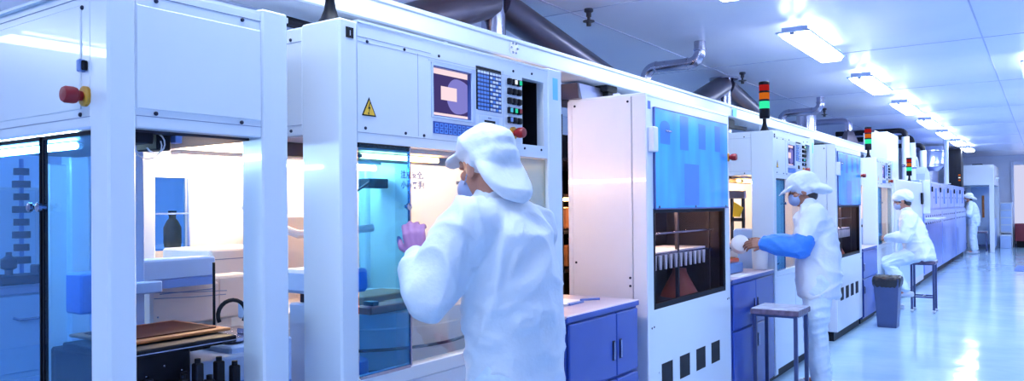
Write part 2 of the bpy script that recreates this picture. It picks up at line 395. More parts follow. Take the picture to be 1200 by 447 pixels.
b = MB('black').box(-2.26, -1.93, 1.02, 1.235, .80, 1.075, .006).box(-2.18, -1.88, 1.015, 1.345, 1.075, 1.095, .003).box(-2.20, -1.98, 1.235, 1.33, 1.05, 1.075, .003)
for k in range(6): b.m('dark_metal').box(-1.93, -1.915, 1.03 + .034 * k, 1.05 + .034 * k, .86 + .03 * (k % 3), .95 + .03 * (k % 3), .002)
b.m('steel').box(-1.881, -1.877, 1.03, 1.34, 1.082, 1.0845)
for k in range(4): b.m('steel').ball((-1.929, 1.055 + .05 * k, 1.035 - .02 * (k % 2)), .0035, 8)
b.build('transfer_stage', m0)
MB('pale_blue').box(-2.16, -1.955, 1.24, 1.445, .80, 1.02, .005).m('mid_blue').box(-1.956, -1.952, 1.25, 1.44, .93, .945).build('stage_bed', m0)
MB('orange_copper').box(-2.24, -1.95, 1.06, 1.375, 1.098, 1.106, .002).m('brown_plate').box(-2.205, -1.985, 1.085, 1.35, 1.1055, 1.109).build('carrier_plate', m0)
for k, (yy, zz) in enumerate(((1.15, .985), (1.185, 1.0), (1.225, 1.035), (1.26, .985), (1.29, 1.03), (1.34, 1.01))):
    MB('black').box(-1.897, -1.873, yy - .012, yy + .012, .80, zz, .003).cyl((-1.885, yy, zz), (-1.885, yy, zz + .012), .008, n=12).m('dark_metal').box(-1.899, -1.871, yy - .014, yy + .014, .90, .915, .002).build('pneumatic_cylinder', m0)
# the second half of the transfer line lies between the two machines
tl = thing('transfer_conveyor', 'pale blue transfer conveyor with pink covers and a thin black needle', 'conveyor', (-2.3, 1.55, 0))
MB('pale_blue').box(-2.30, -1.99, 1.40, 1.63, .86, 1.04, .006).box(-2.28, -2.22, 1.45, 1.55, 0, .86, .004).m('mid_blue').box(-2.2, -1.985, 1.41, 1.62, .885, .905).build('bed', tl)
c = MB('pink_white').box(-2.50, -2.36, 1.37, 1.62, 1.065, 1.20, .008).box(-2.50, -2.37, 1.62, 1.78, 1.065, 1.215, .008); c.m('seam').box(-2.362, -2.358, 1.40, 1.60, 1.175, 1.178).box(-2.362, -2.358, 1.39, 1.395, 1.1, 1.105)
c.m('pink_white').box(-2.48, -2.38, 1.4, 1.46, 1.0, 1.07).box(-2.48, -2.38, 1.62, 1.68, 1.0, 1.07)
c.build('cover_box', tl)
MB('steel').box(-2.24, -2.02, 1.42, 1.61, 1.045, 1.058, .003).box(-2.10, -2.04, 1.5, 1.58, 1.058, 1.075, .003).build('slide_plate', tl)
MB('black').cyl((-2.12, 1.435, 1.05), (-2.12, 1.435, 1.285), .0042, n=8).m('dark_metal').cyl((-2.12, 1.435, 1.04), (-2.12, 1.435, 1.08), .009, n=10).build('needle_rod', tl)
MB('black').tube(arc((-2.10, 1.485, 1.12), .045, (.2, .98, 0), (0, 0, 1), -.6, 3.6, 14), .0065, 8).build('cable', tl)
MB('pale_blue').box(-2.13, -2.0, 1.525, 1.62, 1.10, 1.155, .005).m('dark_metal').box(-2.10, -1.99, 1.535, 1.56, 1.06, 1.10, .003).box(-2.10, -1.99, 1.59, 1.615, 1.06, 1.10, .003).m('steel').ball((-1.992, 1.55, 1.125), .012, 10).ball((-1.992, 1.595, 1.125), .012, 10).build('gripper', tl)
MB('seam').tube([(-2.345, 1.375, 1.185), (-2.34, 1.5, 1.175), (-2.335, 1.63, 1.168)], .0016, 6).tube([(-2.35, 1.375, 1.165), (-2.345, 1.5, 1.158), (-2.34, 1.63, 1.155)], .0016, 6).build('guide_wire', tl)

# ------------------------------------------------------------------ assembly machine (m1): frame, header with controls, glass doors, turntable
def assembly_machine(label):
    r = thing('assembly_machine', label, 'machine', (-2.4, 2.33, 0))
    P = lambda mb, n, par=r: mb.build(n, par)
    P(MB('white_paint').box(-1.98, -1.80, 1.664, 1.741, .06, 2.047, .006).m('black').box(-1.7985, -1.8005, 1.690, 1.722, 1.988, 2.022), 'corner_post')
    P(MB('white_paint').box(-1.98, -1.798, 2.884, 3.0, .06, 2.062, .006).m('turquoise').box(-1.7985, -1.797, 2.922, 2.965, 1.925, 2.022), 'corner_post')
    P(MB('white_paint').box(-3.05, -2.96, 1.664, 1.741, .06, 2.03, .006), 'corner_post')
    P(MB('white_paint').box(-3.05, -2.96, 2.91, 3.0, .06, 2.03, .006), 'corner_post')
    lettering('1', .024, -1.7984, 1.7015, 1.996, 'key_white', 'number_plate_digit', r)
    # side header
    h = MB('white_paint').box(-2.96, -1.981, 1.668, 1.70, 1.688, 2.04, .003); h.m('seam').box(-2.96, -1.982, 1.6665, 1.668, 1.7215, 1.7228).box(-2.96, -1.982, 1.6665, 1.668, 1.994, 1.9955)
    screws(h, [(-2.035, 1.667, 2.005), (-2.035, 1.667, 1.705), (-2.6, 1.667, 2.005), (-2.6, 1.667, 1.705)], 'y'); P(h, 'side_header')
    # front header with the openings for the controls
    hol = [(2.100, 2.350, 1.772, 1.972), (2.366, 2.536, 1.828, 1.998), (2.685, 2.855, 1.712, 1.992)]
    h = MB('white_paint').rects(hol, -1.84, -1.803, 1.741, 2.884, 1.66, 2.052)
    h.box(-1.84, -1.800, 1.741, 2.884, 2.046, 2.054); h.m('seam')
    for z in (1.6925, 2.0005): h.box(-1.8035, -1.8022, 1.742, 2.10 if z > 1.9 else 2.60, z, z + .0016)
    h.box(-1.8035, -1.8022, 1.742, 2.6, 1.9855 - .0, 1.9862).box(-1.8035, -1.8022, 2.03, 2.0308, 1.70, 1.99)
    h.m('panel_blue_grey').box(-1.8035, -1.8015, 2.088, 2.362, 1.975, 1.979).box(-1.8035, -1.8015, 2.355, 2.360, 1.77, 1.979).box(-1.8035, -1.8015, 2.545, 2.548, 1.70, 2.0).box(-1.8035, -1.8015, 2.36, 2.545, 1.812, 1.814)
    screws(h, [(-1.803, 1.785, 1.990), (-1.803, 1.962, 1.993), (-1.803, 2.145, 1.999), (-1.803, 2.62, 2.010), (-1.803, 2.76, 2.018), (-1.803, 1.775, 1.708), (-1.803, 1.965, 1.705), (-1.803, 2.06, 1.704), (-1.803, 2.70, 1.695), (-1.803, 2.83, 1.695)])
    P(h, 'front_header')
    P(MB('white_paint').box(-3.04, -1.83, 1.68, 2.99, 2.030, 2.046, .003), 'top_panel')
    # warning triangle
    tr = lambda k, cy=1.7915, cz=1.7725: [(cy - .0325 * k, cz - .0245 * k), (cy + .0325 * k, cz - .0245 * k), (cy, cz + .037 * k)]
    s = MB('black').prism(tr(1.0), 0, -1.803, -1.8018); s.m('sign_yellow').prism(tr(.78, cz=1.7715), 0, -1.8018, -1.8012)
    s.m('black').prism([(1.7935, 1.793), (1.786, 1.771), (1.7915, 1.7725), (1.788, 1.756), (1.797, 1.7785), (1.7915, 1.777), (1.7965, 1.793)], 0, -1.8012, -1.8006)
    s.prism([(1.7845, 1.760), (1.788, 1.7515), (1.7922, 1.7585)], 0, -1.8012, -1.8006)
    P(s, 'warning_sign')['label'] = 'yellow triangular high voltage warning sign with a black bolt'
    # screen
    sc = P(MB('panel_blue_grey').rects([(2.112, 2.338, 1.780, 1.962)], -1.822, -1.8005, 2.102, 2.349, 1.773, 1.971).m('black').box(-1.835, -1.822, 2.102, 2.349, 1.773, 1.971), 'screen')
    d = MB('bezel').rects([(2.116, 2.334, 1.784, 1.958)], -1.8205, -1.806, 2.112, 2.338, 1.780, 1.962).m('screen_purple_lit').box(-1.822, -1.8205, 2.112, 2.338, 1.780, 1.962)
    d.m('screen_pink').box(-1.8205, -1.820, 2.112, 2.338, 1.938, 1.962).box(-1.8205, -1.820, 2.112, 2.338, 1.780, 1.796)
    d.m('screen_blue_lit').prism([(2.27 + .062 * math.cos(a) if math.cos(a) < 0 else min(2.336, 2.27 + .10 * math.cos(a)), 1.866 + .066 * math.sin(a)) for a in [2 * PI * i / 28 for i in range(28)]], 0, -1.8205, -1.8202)
    d.m('screen_pink').box(-1.8202, -1.8196, 2.176, 2.268, 1.846, 1.896)
    P(d, 'display', sc)
    # function key pad
    k = MB('black').box(-1.83, -1.803, 2.368, 2.534, 1.830, 1.996)
    for i in range(10):
        for j in range(8):
            y = 2.377 + .0192 * j + (.004 if j > 3 else 0); z = 1.982 - .0158 * i
            k.m('key_white' if i in (0,) or j > 3 and (i + j) % 3 else 'key_light_blue').box(-1.803, -1.8008, y, y + .0145, z - .009, z, 0)
            k.m('key_blue').box(-1.803, -1.8012, y, y + .0165, z - .0135, z - .0095, 0)
    P(k, 'function_keypad')
    k = MB('key_blue').box(-1.806, -1.8008, 2.110, 2.352, 1.716, 1.760, .001)
    for i in range(2):
        for j in range(9): k.m('key_light_blue').rects([(2.118 + .026 * j + .004, 2.118 + .026 * j + .015, 1.742 - .0195 * i, 1.751 - .0195 * i)], -1.8008, -1.7995, 2.118 + .026 * j, 2.118 + .026 * j + .019, 1.7385 - .0195 * i, 1.7545 - .0195 * i)
    P(k, 'keyboard_strip')
    P(MB('panel_blue_grey').box(-1.806, -1.8005, 2.385, 2.515, 1.735, 1.806, .001).m('black').box(-1.8005, -1.7995, 2.415, 2.487, 1.758, 1.790).m('seam').box(-1.8005, -1.799, 2.44, 2.46, 1.797, 1.802), 'disk_slot')
    # 5 rows of push buttons
    cols = ['black', 'led_white', 'led_green', 'black', 'black', 'black', 'black', 'black', 'black', 'led_cyan', 'led_green', 'red_plastic', 'mid_blue', 'black', 'black']
    for i in range(5):
        for j in range(3):
            y = 2.575 + .034 * j; z = 1.976 - .0395 * i
            P(MB('black').box(-1.806, -1.790, y, y + .025, z - .026, z, .003).m(cols[i * 3 + j]).box(-1.790, -1.786, y + .004, y + .021, z - .022, z - .004, .002), 'push_button')
    stop_button(r, (-1.803, 2.612, 1.752), (1, 0, 0), 1.0)
    # recess on the right of the header
    e = MB('black').box(-2.05, -2.04, 2.68, 2.86, 1.70, 2.0).box(-2.05, -1.84, 2.675, 2.685, 1.70, 2.0).box(-2.05, -1.84, 2.855, 2.865, 1.70, 2.0).box(-2.05, -1.84, 2.68, 2.86, 1.70, 1.712).box(-2.05, -1.84, 2.68, 2.86, 1.99, 2.0)
    e.m('dark_metal').box(-2.04, -1.95, 2.74, 2.76, 1.712, 1.99).box(-2.04, -1.98, 2.79, 2.80, 1.75, 1.94).m('pale_blue').box(-1.99, -1.93, 2.775, 2.825, 1.712, 1.782, .003)
    P(e, 'equipment_recess')
    # doors
    d = P(MB('door_teal_glass').box(-1.806, -1.800, 1.744, 1.978, .906, 1.655), 'glass_door')
    P(MB('steel').box(-1.808, -1.798, 1.978, 1.984, .906, 1.655).box(-1.808, -1.799, 1.744, 1.978, .9, .91), 'door_edge', d)
    P(MB('black').box(-1.815, -1.80, 1.744, 1.985, 1.645, 1.66), 'door_rail')
    P(MB('steel').lathe([(.006, 0), (.006, .01), (.012, .012), (.012, .02), (.005, .023)], (-1.800, 1.958, 1.453), (1, 0, 0), 14), 'door_knob', d)
    d2 = P(MB('pane_clear').box(-1.822, -1.817, 1.93, 2.46, .906, 1.655), 'glass_door')
    lettering('注意安全,', .028, -1.8163, 1.952, 1.553, 'bezel', 'safety_lettering', d2, bold=.0005)
    lettering('小心夹手!', .028, -1.8163, 1.954, 1.518, 'bezel', 'safety_lettering', d2, bold=.0005)
    P(MB('pane_grey').box(-1.822, -1.817, 2.60, 2.884, .906, 1.655), 'glass_door')
    P(MB('white_paint').box(-1.85, -1.80, 1.741, 2.884, .855, .904, .003), 'sill')
    P(MB('white_paint').box(-1.84, -1.805, 1.741, 2.884, .10, .853, .003).m('seam').box(-1.806, -1.804, 2.3, 2.303, .1, .853), 'lower_panel')
    P(MB('white_paint').box(-2.96, -1.985, 1.675, 1.70, .10, .85, .003), 'side_panel')
    P(MB('black').box(-3.0, -1.86, 1.70, 2.97, .0, .10), 'plinth')
    # inside
    b = MB('white_inner').rects([(1.745, 1.905, 1.28, 1.585)], -3.03, -3.0, 1.72, 2.93, .84, 2.03); b.m('mid_blue').box(-3.0, -2.992, 1.735, 1.912, 1.43, 1.437).box(-3.0, -2.992, 1.905, 1.913, 1.28, 1.585)
    P(b, 'back_panel'); P(MB('door_blue_glass').box(-3.022, -3.016, 1.745, 1.905, 1.28, 1.585), 'back_window')
    P(MB('white_inner').box(-2.96, -1.985, 2.945, 2.975, .10, 2.03), 'side_panel')
    P(MB('dark_metal').box(-2.99, -1.86, 1.73, 2.94, .78, .82), 'deck')
    P(MB('lavender_paint').box(-2.98, -1.86, 1.72, 2.94, 1.69, 1.70).m('dark_metal').box(-2.3, -2.24, 1.74, 2.94, 1.64, 1.69), 'inner_ceiling')
    t = P(MB('white_inner').lathe([(.42, 0), (.45, .01), (.45, .085), (.455, .09), (.455, .165), (.45, .17), (.45, .225), (.43, .235), (.01, .235)], (-2.44, 2.40, .82), n=64).m('black').lathe([(.4552, .083), (.4565, .086), (.4565, .092), (.4552, .095)], (-2.44, 2.40, .82), n=64).lathe([(.47, .0), (.47, .012), (.44, .014)], (-2.44, 2.40, .82), n=64), 'turntable')
    P(MB('red_tray').box(-2.12, -2.03, 2.02, 2.22, 1.056, 1.085, .004).m('orange_copper').box(-2.2, -2.06, 2.25, 2.55, 1.056, 1.075, .003).box(-2.45, -2.25, 2.2, 2.5, 1.056, 1.09, .004).m('dark_metal').box(-2.10, -2.05, 2.05, 2.08, 1.085, 1.10), 'work_tray', t)
    P(MB('pale_blue').box(-2.15, -1.90, 1.70, 1.885, 1.165, 1.245, .012).m('dark_metal').box(-2.10, -1.95, 1.75, 1.82, 1.12, 1.166, .004).m('pale_blue').box(-2.12, -1.94, 1.72, 1.80, .82, 1.13, .006), 'feeder_arm')
    P(MB('tub_blue').lathe([(.055, 0), (.062, .06), (.06, .115), (.05, .12), (.002, .12)], (-1.94, 1.83, .82), n=24), 'feeder_tub')
    P(MB('white_inner').box(-2.95, -2.62, 1.76, 2.1, .82, 1.295, .008).m('seam').box(-2.621, -2.618, 1.78, 2.08, 1.255, 1.258), 'cover_box')
    P(MB('white_inner').box(-2.97, -2.72, 2.16, 2.40, .82, 1.42, .008), 'cover_box')
    P(MB('hose').tube([(-2.9, 2.05, 1.52), (-2.75, 2.08, 1.40), (-2.62, 2.18, 1.34), (-2.55, 2.32, 1.345), (-2.5, 2.5, 1.36)], .018, 10), 'air_hose')
    P(MB('black').tube([(-2.85, 2.70, 1.60), (-2.8, 2.67, 1.52), (-2.8, 2.78, 1.58)], .008, 8).box(-2.88, -2.80, 2.78, 2.92, 1.55, 1.60, .004), 'cable')
    tb = P(MB('white_tube').cyl((-2.88, 1.80, 1.655), (-2.88, 2.90, 1.655), .014, n=10).m('white_inner').box(-2.92, -2.85, 1.78, 2.92, 1.672, 1.69, .003), 'work_lamp'); tb['label'] = 'glowing tube lamp along the back'
    tb = P(MB('warm_tube').cyl((-2.20, 1.99, 1.655), (-2.20, 2.04, 1.655), .011, n=10).cyl((-2.20, 2.14, 1.655), (-2.20, 2.60, 1.655), .011, n=10).m('dark_metal').cyl((-2.20, 2.04, 1.655), (-2.20, 2.14, 1.655), .009, n=10).m('pink_white').box(-2.26, -2.14, 1.95, 2.7, 1.672, 1.69, .003), 'work_lamp'); tb['label'] = 'orange glowing tube lamp near the doors'
    P(MB('black').box(-2.36, -2.34, 2.93, 2.946, 1.56, 1.575).box(-2.26, -2.245, 2.93, 2.946, 1.565, 1.59), 'bracket')
    return r
am = assembly_machine('nearest white assembly machine with screen, key pads and yellow warning triangle')
PITCH = 4.64
am2 = dup(am, (0, PITCH, 0), 'white assembly machine behind the worker with blue sleeves, its screen above his cap', 'assembly machines along the line'); am['group'] = 'assembly machines along the line'
am3 = dup(am, (0, 2 * PITCH, 0), 'farthest white assembly machine, worked by the seated person in the round cap', 'assembly machines along the line')

# ------------------------------------------------------------------ process cabinet (blue lift door over a dark window)
def process_cabinet(label):
    r = thing('process_cabinet', label, 'machine', (-2.05, 4.57, 0), 'process cabinets with blue lift doors')
    P = lambda mb, n, par=r: mb.build(n, par)
    Y0, Y1 = 3.90, 5.25
    f = MB('white_paint').rects([(3.985, 5.165, .862, 1.43)], -1.84, -1.803, Y0, Y1, .10, 2.058)
    f.box(-1.806, -1.797, 4.04, 4.05, .5, .51)
    f.m('screw_dark')
    for (y, z) in ((3.955, .765), (3.985, .768), (5.19, .80), (5.215, .803)): f.lathe([(.006, -.001), (.006, .002)], (-1.803, y, z), (1, 0, 0), 8)
    for k in range(4):
        y = 4.08 + .263 * k; f.m('black').box(-1.806, -1.8015, y, y + .155, .41, .545, 0)
    f.m('sticker_blue').box(-1.803, -1.8015, 3.93, 3.965, 1.985, 2.03)
    P(f, 'front_panel')
    s = MB('lavender_paint').box(-2.27, -1.89, Y0, Y0 + .02, .10, 2.06, .003).box(-1.886, -1.80, Y0 - .002, Y0 + .02, .10, 2.06, .004)
    screws(s, [(-2.25, Y0 - .001, 2.03), (-1.91, Y0 - .001, 2.03), (-2.25, Y0 - .001, 1.12), (-1.905, Y0 - .001, 1.0), (-1.905, Y0 - .001, 1.045)], 'y', .007); P(s, 'side_panel')
    P(MB('lavender_paint').box(-2.27, -1.83, Y1 - .02, Y1, .10, 2.06, .003), 'side_panel')
    P(MB('lavender_paint').box(-2.30, -2.27, Y0, Y1, .10, 2.06, .003), 'back_panel')
    P(MB('white_paint').box(-2.29, -1.80, Y0, Y1, 2.055, 2.072, .003), 'top_panel')
    P(MB('black').box(-2.25, -1.84, Y0 + .02, Y1 - .02, 0, .10), 'plinth')
    d = MB('acrylic_blue').box(-1.803, -1.792, 4.000, 5.195, 1.432, 1.998, .002)
    d.m('acrylic_dark')
    for (y, w, z0, z1) in ((4.07, .14, 1.80, 1.90), (4.36, .13, 1.78, 1.985), (4.66, .12, 1.80, 1.96), (4.95, .10, 1.80, 1.97)): d.box(-1.7925, -1.7915, y, y + w, z0, z1)
    d.box(-1.7925, -1.7915, 4.42, 4.66, 1.445, 1.70); d.prism([(4.14 + .07 * math.cos(a), 1.90 + .035 * math.sin(a)) for a in [PI * i / 12 for i in range(13)]], 0, -1.7925, -1.7915)
    d.m('bezel').box(-1.804, -1.790, 3.992, 4.000, 1.43, 2.0).box(-1.804, -1.790, 4.0, 5.195, 1.424, 1.432).box(-1.803, -1.7905, 4.0, 5.195, 1.998, 2.002)
    screws(d, [(-1.792, 4.05, 1.44), (-1.792, 4.6, 1.44), (-1.792, 5.15, 1.44)], 'x', .007)
    dd = P(d, 'lift_door'); P(MB('steel').box(-1.79, -1.782, 4.135, 4.215, 1.872, 1.882, .002), 'door_pull', dd)
    P(MB('lavender_paint').box(-1.803, -1.765, 3.925, 3.985, 1.745, 1.885, .005).m('black').box(-1.79, -1.775, 3.985, 4.0, 1.81, 1.84), 'hinge_box')
    stop_button(r, (-1.803, 5.225, 1.775), (1, 0, 0), 1.1)
    w = P(MB('frame_black').rects([(4.02, 5.13, .892, 1.405)], -1.835, -1.806, 3.985, 5.165, .862, 1.43), 'window_frame')
    P(MB('dark_pane').box(-1.822, -1.818, 4.02, 5.13, .892, 1.405), 'window_glass', w)
    i = MB('dark_metal').box(-2.265, -2.255, 3.93, 5.22, .82, 1.45).box(-2.26, -1.84, 3.92, 3.93, .82, 1.45).box(-2.26, -1.84, 5.22, 5.23, .82, 1.45).box(-2.26, -1.84, 3.92, 5.23, .82, .83).box(-2.26, -1.84, 3.92, 5.23, 1.445, 1.45)
    i.m('pink_white').box(-2.255, -2.245, 4.60, 5.0, 1.20, 1.44)
    P(i, 'chamber')
    P(MB('warm_soft').box(-2.254, -2.245, 4.32, 4.48, 1.30, 1.40).m('warm_amber').box(-2.254, -2.247, 4.32, 4.48, 1.15, 1.25), 'warm_lit_opening')  # glowing patches standing in for a warm-lit opening in the chamber back
    P(MB('chamber_fill_tube').cyl((-1.93, 4.05, 1.432), (-1.93, 4.75, 1.432), .010, n=10), 'chamber_fill_tube')['label'] = 'added warm tube hidden under the chamber roof'  # hidden tube added to light the rack fingers from above
    rk = MB('steel').box(-2.20, -1.88, 4.02, 5.12, 1.148, 1.160, .002).box(-1.885, -1.875, 4.02, 5.12, 1.275, 1.287, .002)
    for y in (4.52, 5.06): rk.m('dark_metal').box(-1.90, -1.88, y, y + .02, .83, 1.445)
    rp = P(rk, 'rack')
    P(MB('key_white').box(-2.18, -1.885, 4.05, 5.0, 1.160, 1.172, .002), 'rack_tray', rp)
    for k in range(12): P(MB('key_white').prism([(4.07 + .078 * k, 1.150), (4.115 + .078 * k, 1.150), (4.105 + .078 * k, 1.065), (4.085 + .078 * k, 1.065)], 0, -1.885, -1.875), 'rack_finger', rp)
    P(MB('cone_red').lathe([(.13, .83), (.12, .86), (.05, .99), (.045, 1.02), (.002, 1.02)], (-2.05, 4.95, 0), n=24), 'funnel')
    P(MB('black').box(-2.1, -1.95, 4.03, 4.16, 1.172, 1.25, .02), 'motor_block')
    return r
pc = process_cabinet('white process cabinet with bright blue lift door, nearest, beside the papers on the storage cabinet')
pc2 = dup(pc, (0, PITCH, 0), 'white process cabinet just behind the worker with blue sleeves, half hidden by him')

# ------------------------------------------------------------------ blue storage cabinets
def storage_cabinet(Y0, Y1, splits, top, label, x1=-1.80, x0=-2.27):
    r = thing('storage_cabinet', label, 'cabinet', ((x0 + x1) / 2, (Y0 + Y1) / 2, 0), 'blue storage cabinets between the machines')
    P = lambda mb, n, par=r: mb.build(n, par)
    P(MB('cabinet_blue').box(x0, x1 - .012, Y0, Y1, .06, top - .012, .003).m('black').box(x0 + .03, x1 - .04, Y0 + .02, Y1 - .02, 0, .06), 'carcass')
    P(MB('worktop').box(x0, x1 + .003, Y0 - .004, Y1 + .004, top - .014, top, .003).m('cabinet_blue').box(x1 - .005, x1 + .004, Y0 - .004, Y1 + .004, top - .03, top - .004, .002), 'worktop')
    zs = ((top - .36, top - .042), (.08, top - .375))
    ys = [Y0 + .012] + splits + [Y1 - .012]
    for zi, (z0, z1) in enumerate(zs):
        for k in range(len(ys) - 1):
            d = P(MB('cabinet_blue').box(x1 - .012, x1 + .004, ys[k] + .004, ys[k + 1] - .004, z0, z1, .004), 'door')
            left = k % 2 == 0 and len(ys) > 2
            hy = ys[k + 1] - .045 if left else ys[k] + .03
            zc = z0 + (z1 - z0) * .42 if zi == 0 else z1 - .12
            P(MB('dark_metal').box(x1 + .004, x1 + .0055, hy - .004, hy + .022, zc - .05, zc + .05).m('steel').box(x1 + .0055, x1 + .016, hy, hy + .010, zc - .045, zc + .045, .003), 'handle', d)
    return r
storage_cabinet(3.03, 3.775, [3.515], .945, 'blue steel storage cabinet with papers on its worktop, right beside the standing worker nearest')
storage_cabinet(5.28, 6.27, [5.80], .925, 'blue steel storage cabinet under the white tub, behind the stool')
storage_cabinet(9.94, 10.88, [], .905, 'narrow blue steel storage cabinet standing right behind the grey waste bin')
# ------------------------------------------------------------------ signal towers
def signal_tower(label, x, y, z):
    r = thing('signal_tower', label, 'signal light', (x, y, z), 'signal towers on the machines')
    P = lambda mb, n: mb.build(n, r)
    P(MB('black').lathe([(.040, 0), (.040, .006), (.030, .018), (.020, .045), (.015, .075), (.015, .11)], (x, y, z), n=24), 'base')
    P(MB('black').lathe([(.038, .105), (.042, .112), (.042, .182), (.041, .186)], (x, y, z), n=24), 'body')
    P(MB('lens_green').lathe([(.040, .187), (.041, .19), (.041, .243), (.040, .246)], (x, y, z), n=24), 'green_lens')
    P(MB('lens_amber').lathe([(.040, .262), (.041, .265), (.041, .313), (.040, .316)], (x, y, z), n=24), 'amber_lens')
    P(MB('lens_red').lathe([(.040, .332), (.041, .335), (.041, .378), (.040, .381)], (x, y, z), n=24), 'red_lens')
    P(MB('black').lathe([(.042, .246), (.043, .249), (.043, .259), (.042, .262)], (x, y, z), n=24), 'ring')
    P(MB('black').lathe([(.042, .316), (.043, .319), (.043, .329), (.042, .332)], (x, y, z), n=24), 'ring')
    P(MB('black').lathe([(.042, .381), (.043, .385), (.043, .402), (.036, .408), (.002, .409)], (x, y, z), n=24), 'cap')
    return r
st = signal_tower('signal tower on the nearest assembly machine, only its flared black foot showing', -1.895, 1.712, 2.046)
dup(st, (.01, PITCH + .02, 0), 'red amber and green signal tower on the assembly machine behind the worker with blue sleeves')
dup(st, (-.02, 2 * PITCH + .05, 0), 'red amber and green signal tower above the seated person in the round cap')
dup(st, (.01, 12.80, -.246), 'small far signal tower among the white pipes, its green lamp lowest')

# ------------------------------------------------------------------ overhead trunk
tr_ = thing('cable_trunk', 'long white cable trunk running over the tops of all the machines', 'trunk', (-2.25, 7, 2.18))
b = MB('white_paint').box(-2.36, -2.15, .9, 12.6, 2.183, 2.283, .006).box(-2.155, -2.142, .9, 12.6, 2.262, 2.283, .004); b.build('channel', tr_)
f = MB('white_inner').cyl((-2.151, 3.13, 2.232), (-2.146, 3.13, 2.232), .036, n=28)
for k in range(6): f.m('steel').ball((-2.144, 3.13 + .026 * math.cos(k * PI / 3), 2.232 + .026 * math.sin(k * PI / 3)), .006, 8)
f.build('flange_plate', tr_)
for y in (2.62, 5.6, 7.26, 8.2, 10.24, 11.9): MB('white_paint').box(-2.2, -2.17, y, y + .025, 2.045, 2.184, .002).build('bracket', tr_)
for y in (4.22, 8.86): MB('black').box(-2.26, -2.17, y - .06, y + .07, 2.145, 2.183, .004).box(-2.24, -2.18, y - .03, y + .035, 2.075, 2.146, .004).build('clamp', tr_)
MB('turquoise').box(-2.1435, -2.1405, 6.35, 6.45, 2.19, 2.255).build('sticker', tr_)
for y in (2.3, 5.4, 6.4, 10.1): MB('black').box(-2.33, -2.2, y - .25, y + .18, 2.10, 2.182, .01).tube([(-2.25, y - .5, 2.13), (-2.25, y, 2.12), (-2.25, y + .6, 2.14)], .02, 8).build('cable_bundle', tr_)

# ------------------------------------------------------------------ exhaust risers with two slanting branches
def riser(label):
    x, y = -3.12, 4.30
    r = thing('exhaust_duct', label, 'duct', (x, y, 1.9), 'slanting exhaust ducts over the machines')
    MB('steel').cyl((x, y, 2.03), (x, y, 2.95), .085, n=28).build('riser', r)
    MB('steel').lathe([(.085, 0), (.17, .0), (.17, .018), (.085, .02)], (x, y, 2.93), n=28).build('ceiling_flange', r)
    for e, s in (((x + .06, y + 2.3, 2.38), (x, y + .05, 2.86)), ((x - .05, y - 1.5, 2.32), (x, y - .05, 2.86))):
        MB('duct_dark').cyl(s, e, .115, n=28).build('branch', r)
    return r
rs = riser('steel exhaust riser with two slanting dark ducts, the nearest, above the first signs of the trunk')
rs['label'] = 'steel exhaust riser with two slanting dark ducts over the nearest assembly machine'
dup(rs, (0, PITCH, 0), 'steel exhaust riser with two slanting dark ducts, just left of the second signal tower')
# ------------------------------------------------------------------ bent pipes
def bent_pipe(label):
    x, y, R, r = -2.59, 6.79, .10, .052
    t = thing('bent_pipe', label, 'pipe', (x, y, 2.2), 'bent steel pipes from the ceiling')
    p = [(x, y, 2.95), (x, y, 2.86)] + arc((x - R, y, 2.86), R, (1, 0, 0), (0, 0, 1), 0, -PI / 2, 8)
    p += arc((x - .44, y, 2.66), R, (0, 0, 1), (-1, 0, 0), 0, PI / 2, 8) + [(x - .54, y, 2.0)]
    MB('steel').tube(p, r, 18).build('pipe', t)
    MB('steel').lathe([(r, 0), (r + .006, .003), (r + .006, .02), (r, .023)], (x, y, 2.862), n=20).lathe([(r, 0), (r + .005, .003), (r + .005, .018), (r, .02)], (x - .11, y, 2.76), (-1, 0, 0), n=20).lathe([(r, 0), (r + .005, .003), (r + .005, .018), (r, .02)], (x - .42, y, 2.76), (-1, 0, 0), n=20).build('pipe_joint', t)
    return t
bp = bent_pipe('bent steel pipe dropping from the ceiling between the two slanting exhaust ducts')
dup(bp, (0, 4.61, 0), 'bent steel pipe dropping from the ceiling just right of the second signal tower')
# ------------------------------------------------------------------ hood between the first machines
hd = MB('duct_dark').add([(-2.50, 3.86, 2.07), (-2.20, 3.86, 2.07), (-2.22, 3.88, 2.165), (-2.50, 3.88, 2.165), (-2.50, 3.9, 2.07), (-2.20, 3.9, 2.07), (-2.22, 3.9, 2.165), (-2.50, 3.9, 2.165)], [(0, 1, 2, 3), (4, 7, 6, 5), (0, 4, 5, 1), (3, 2, 6, 7), (0, 3, 7, 4), (1, 5, 6, 2)])  # shade put into the near face by a darker metal than the lit side
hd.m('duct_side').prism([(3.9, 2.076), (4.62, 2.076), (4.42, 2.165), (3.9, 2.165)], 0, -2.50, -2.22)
tag(hd.build('sheet_metal_hood'), 'folded sheet metal hood behind the blue door cabinet, under the trunk', 'hood')
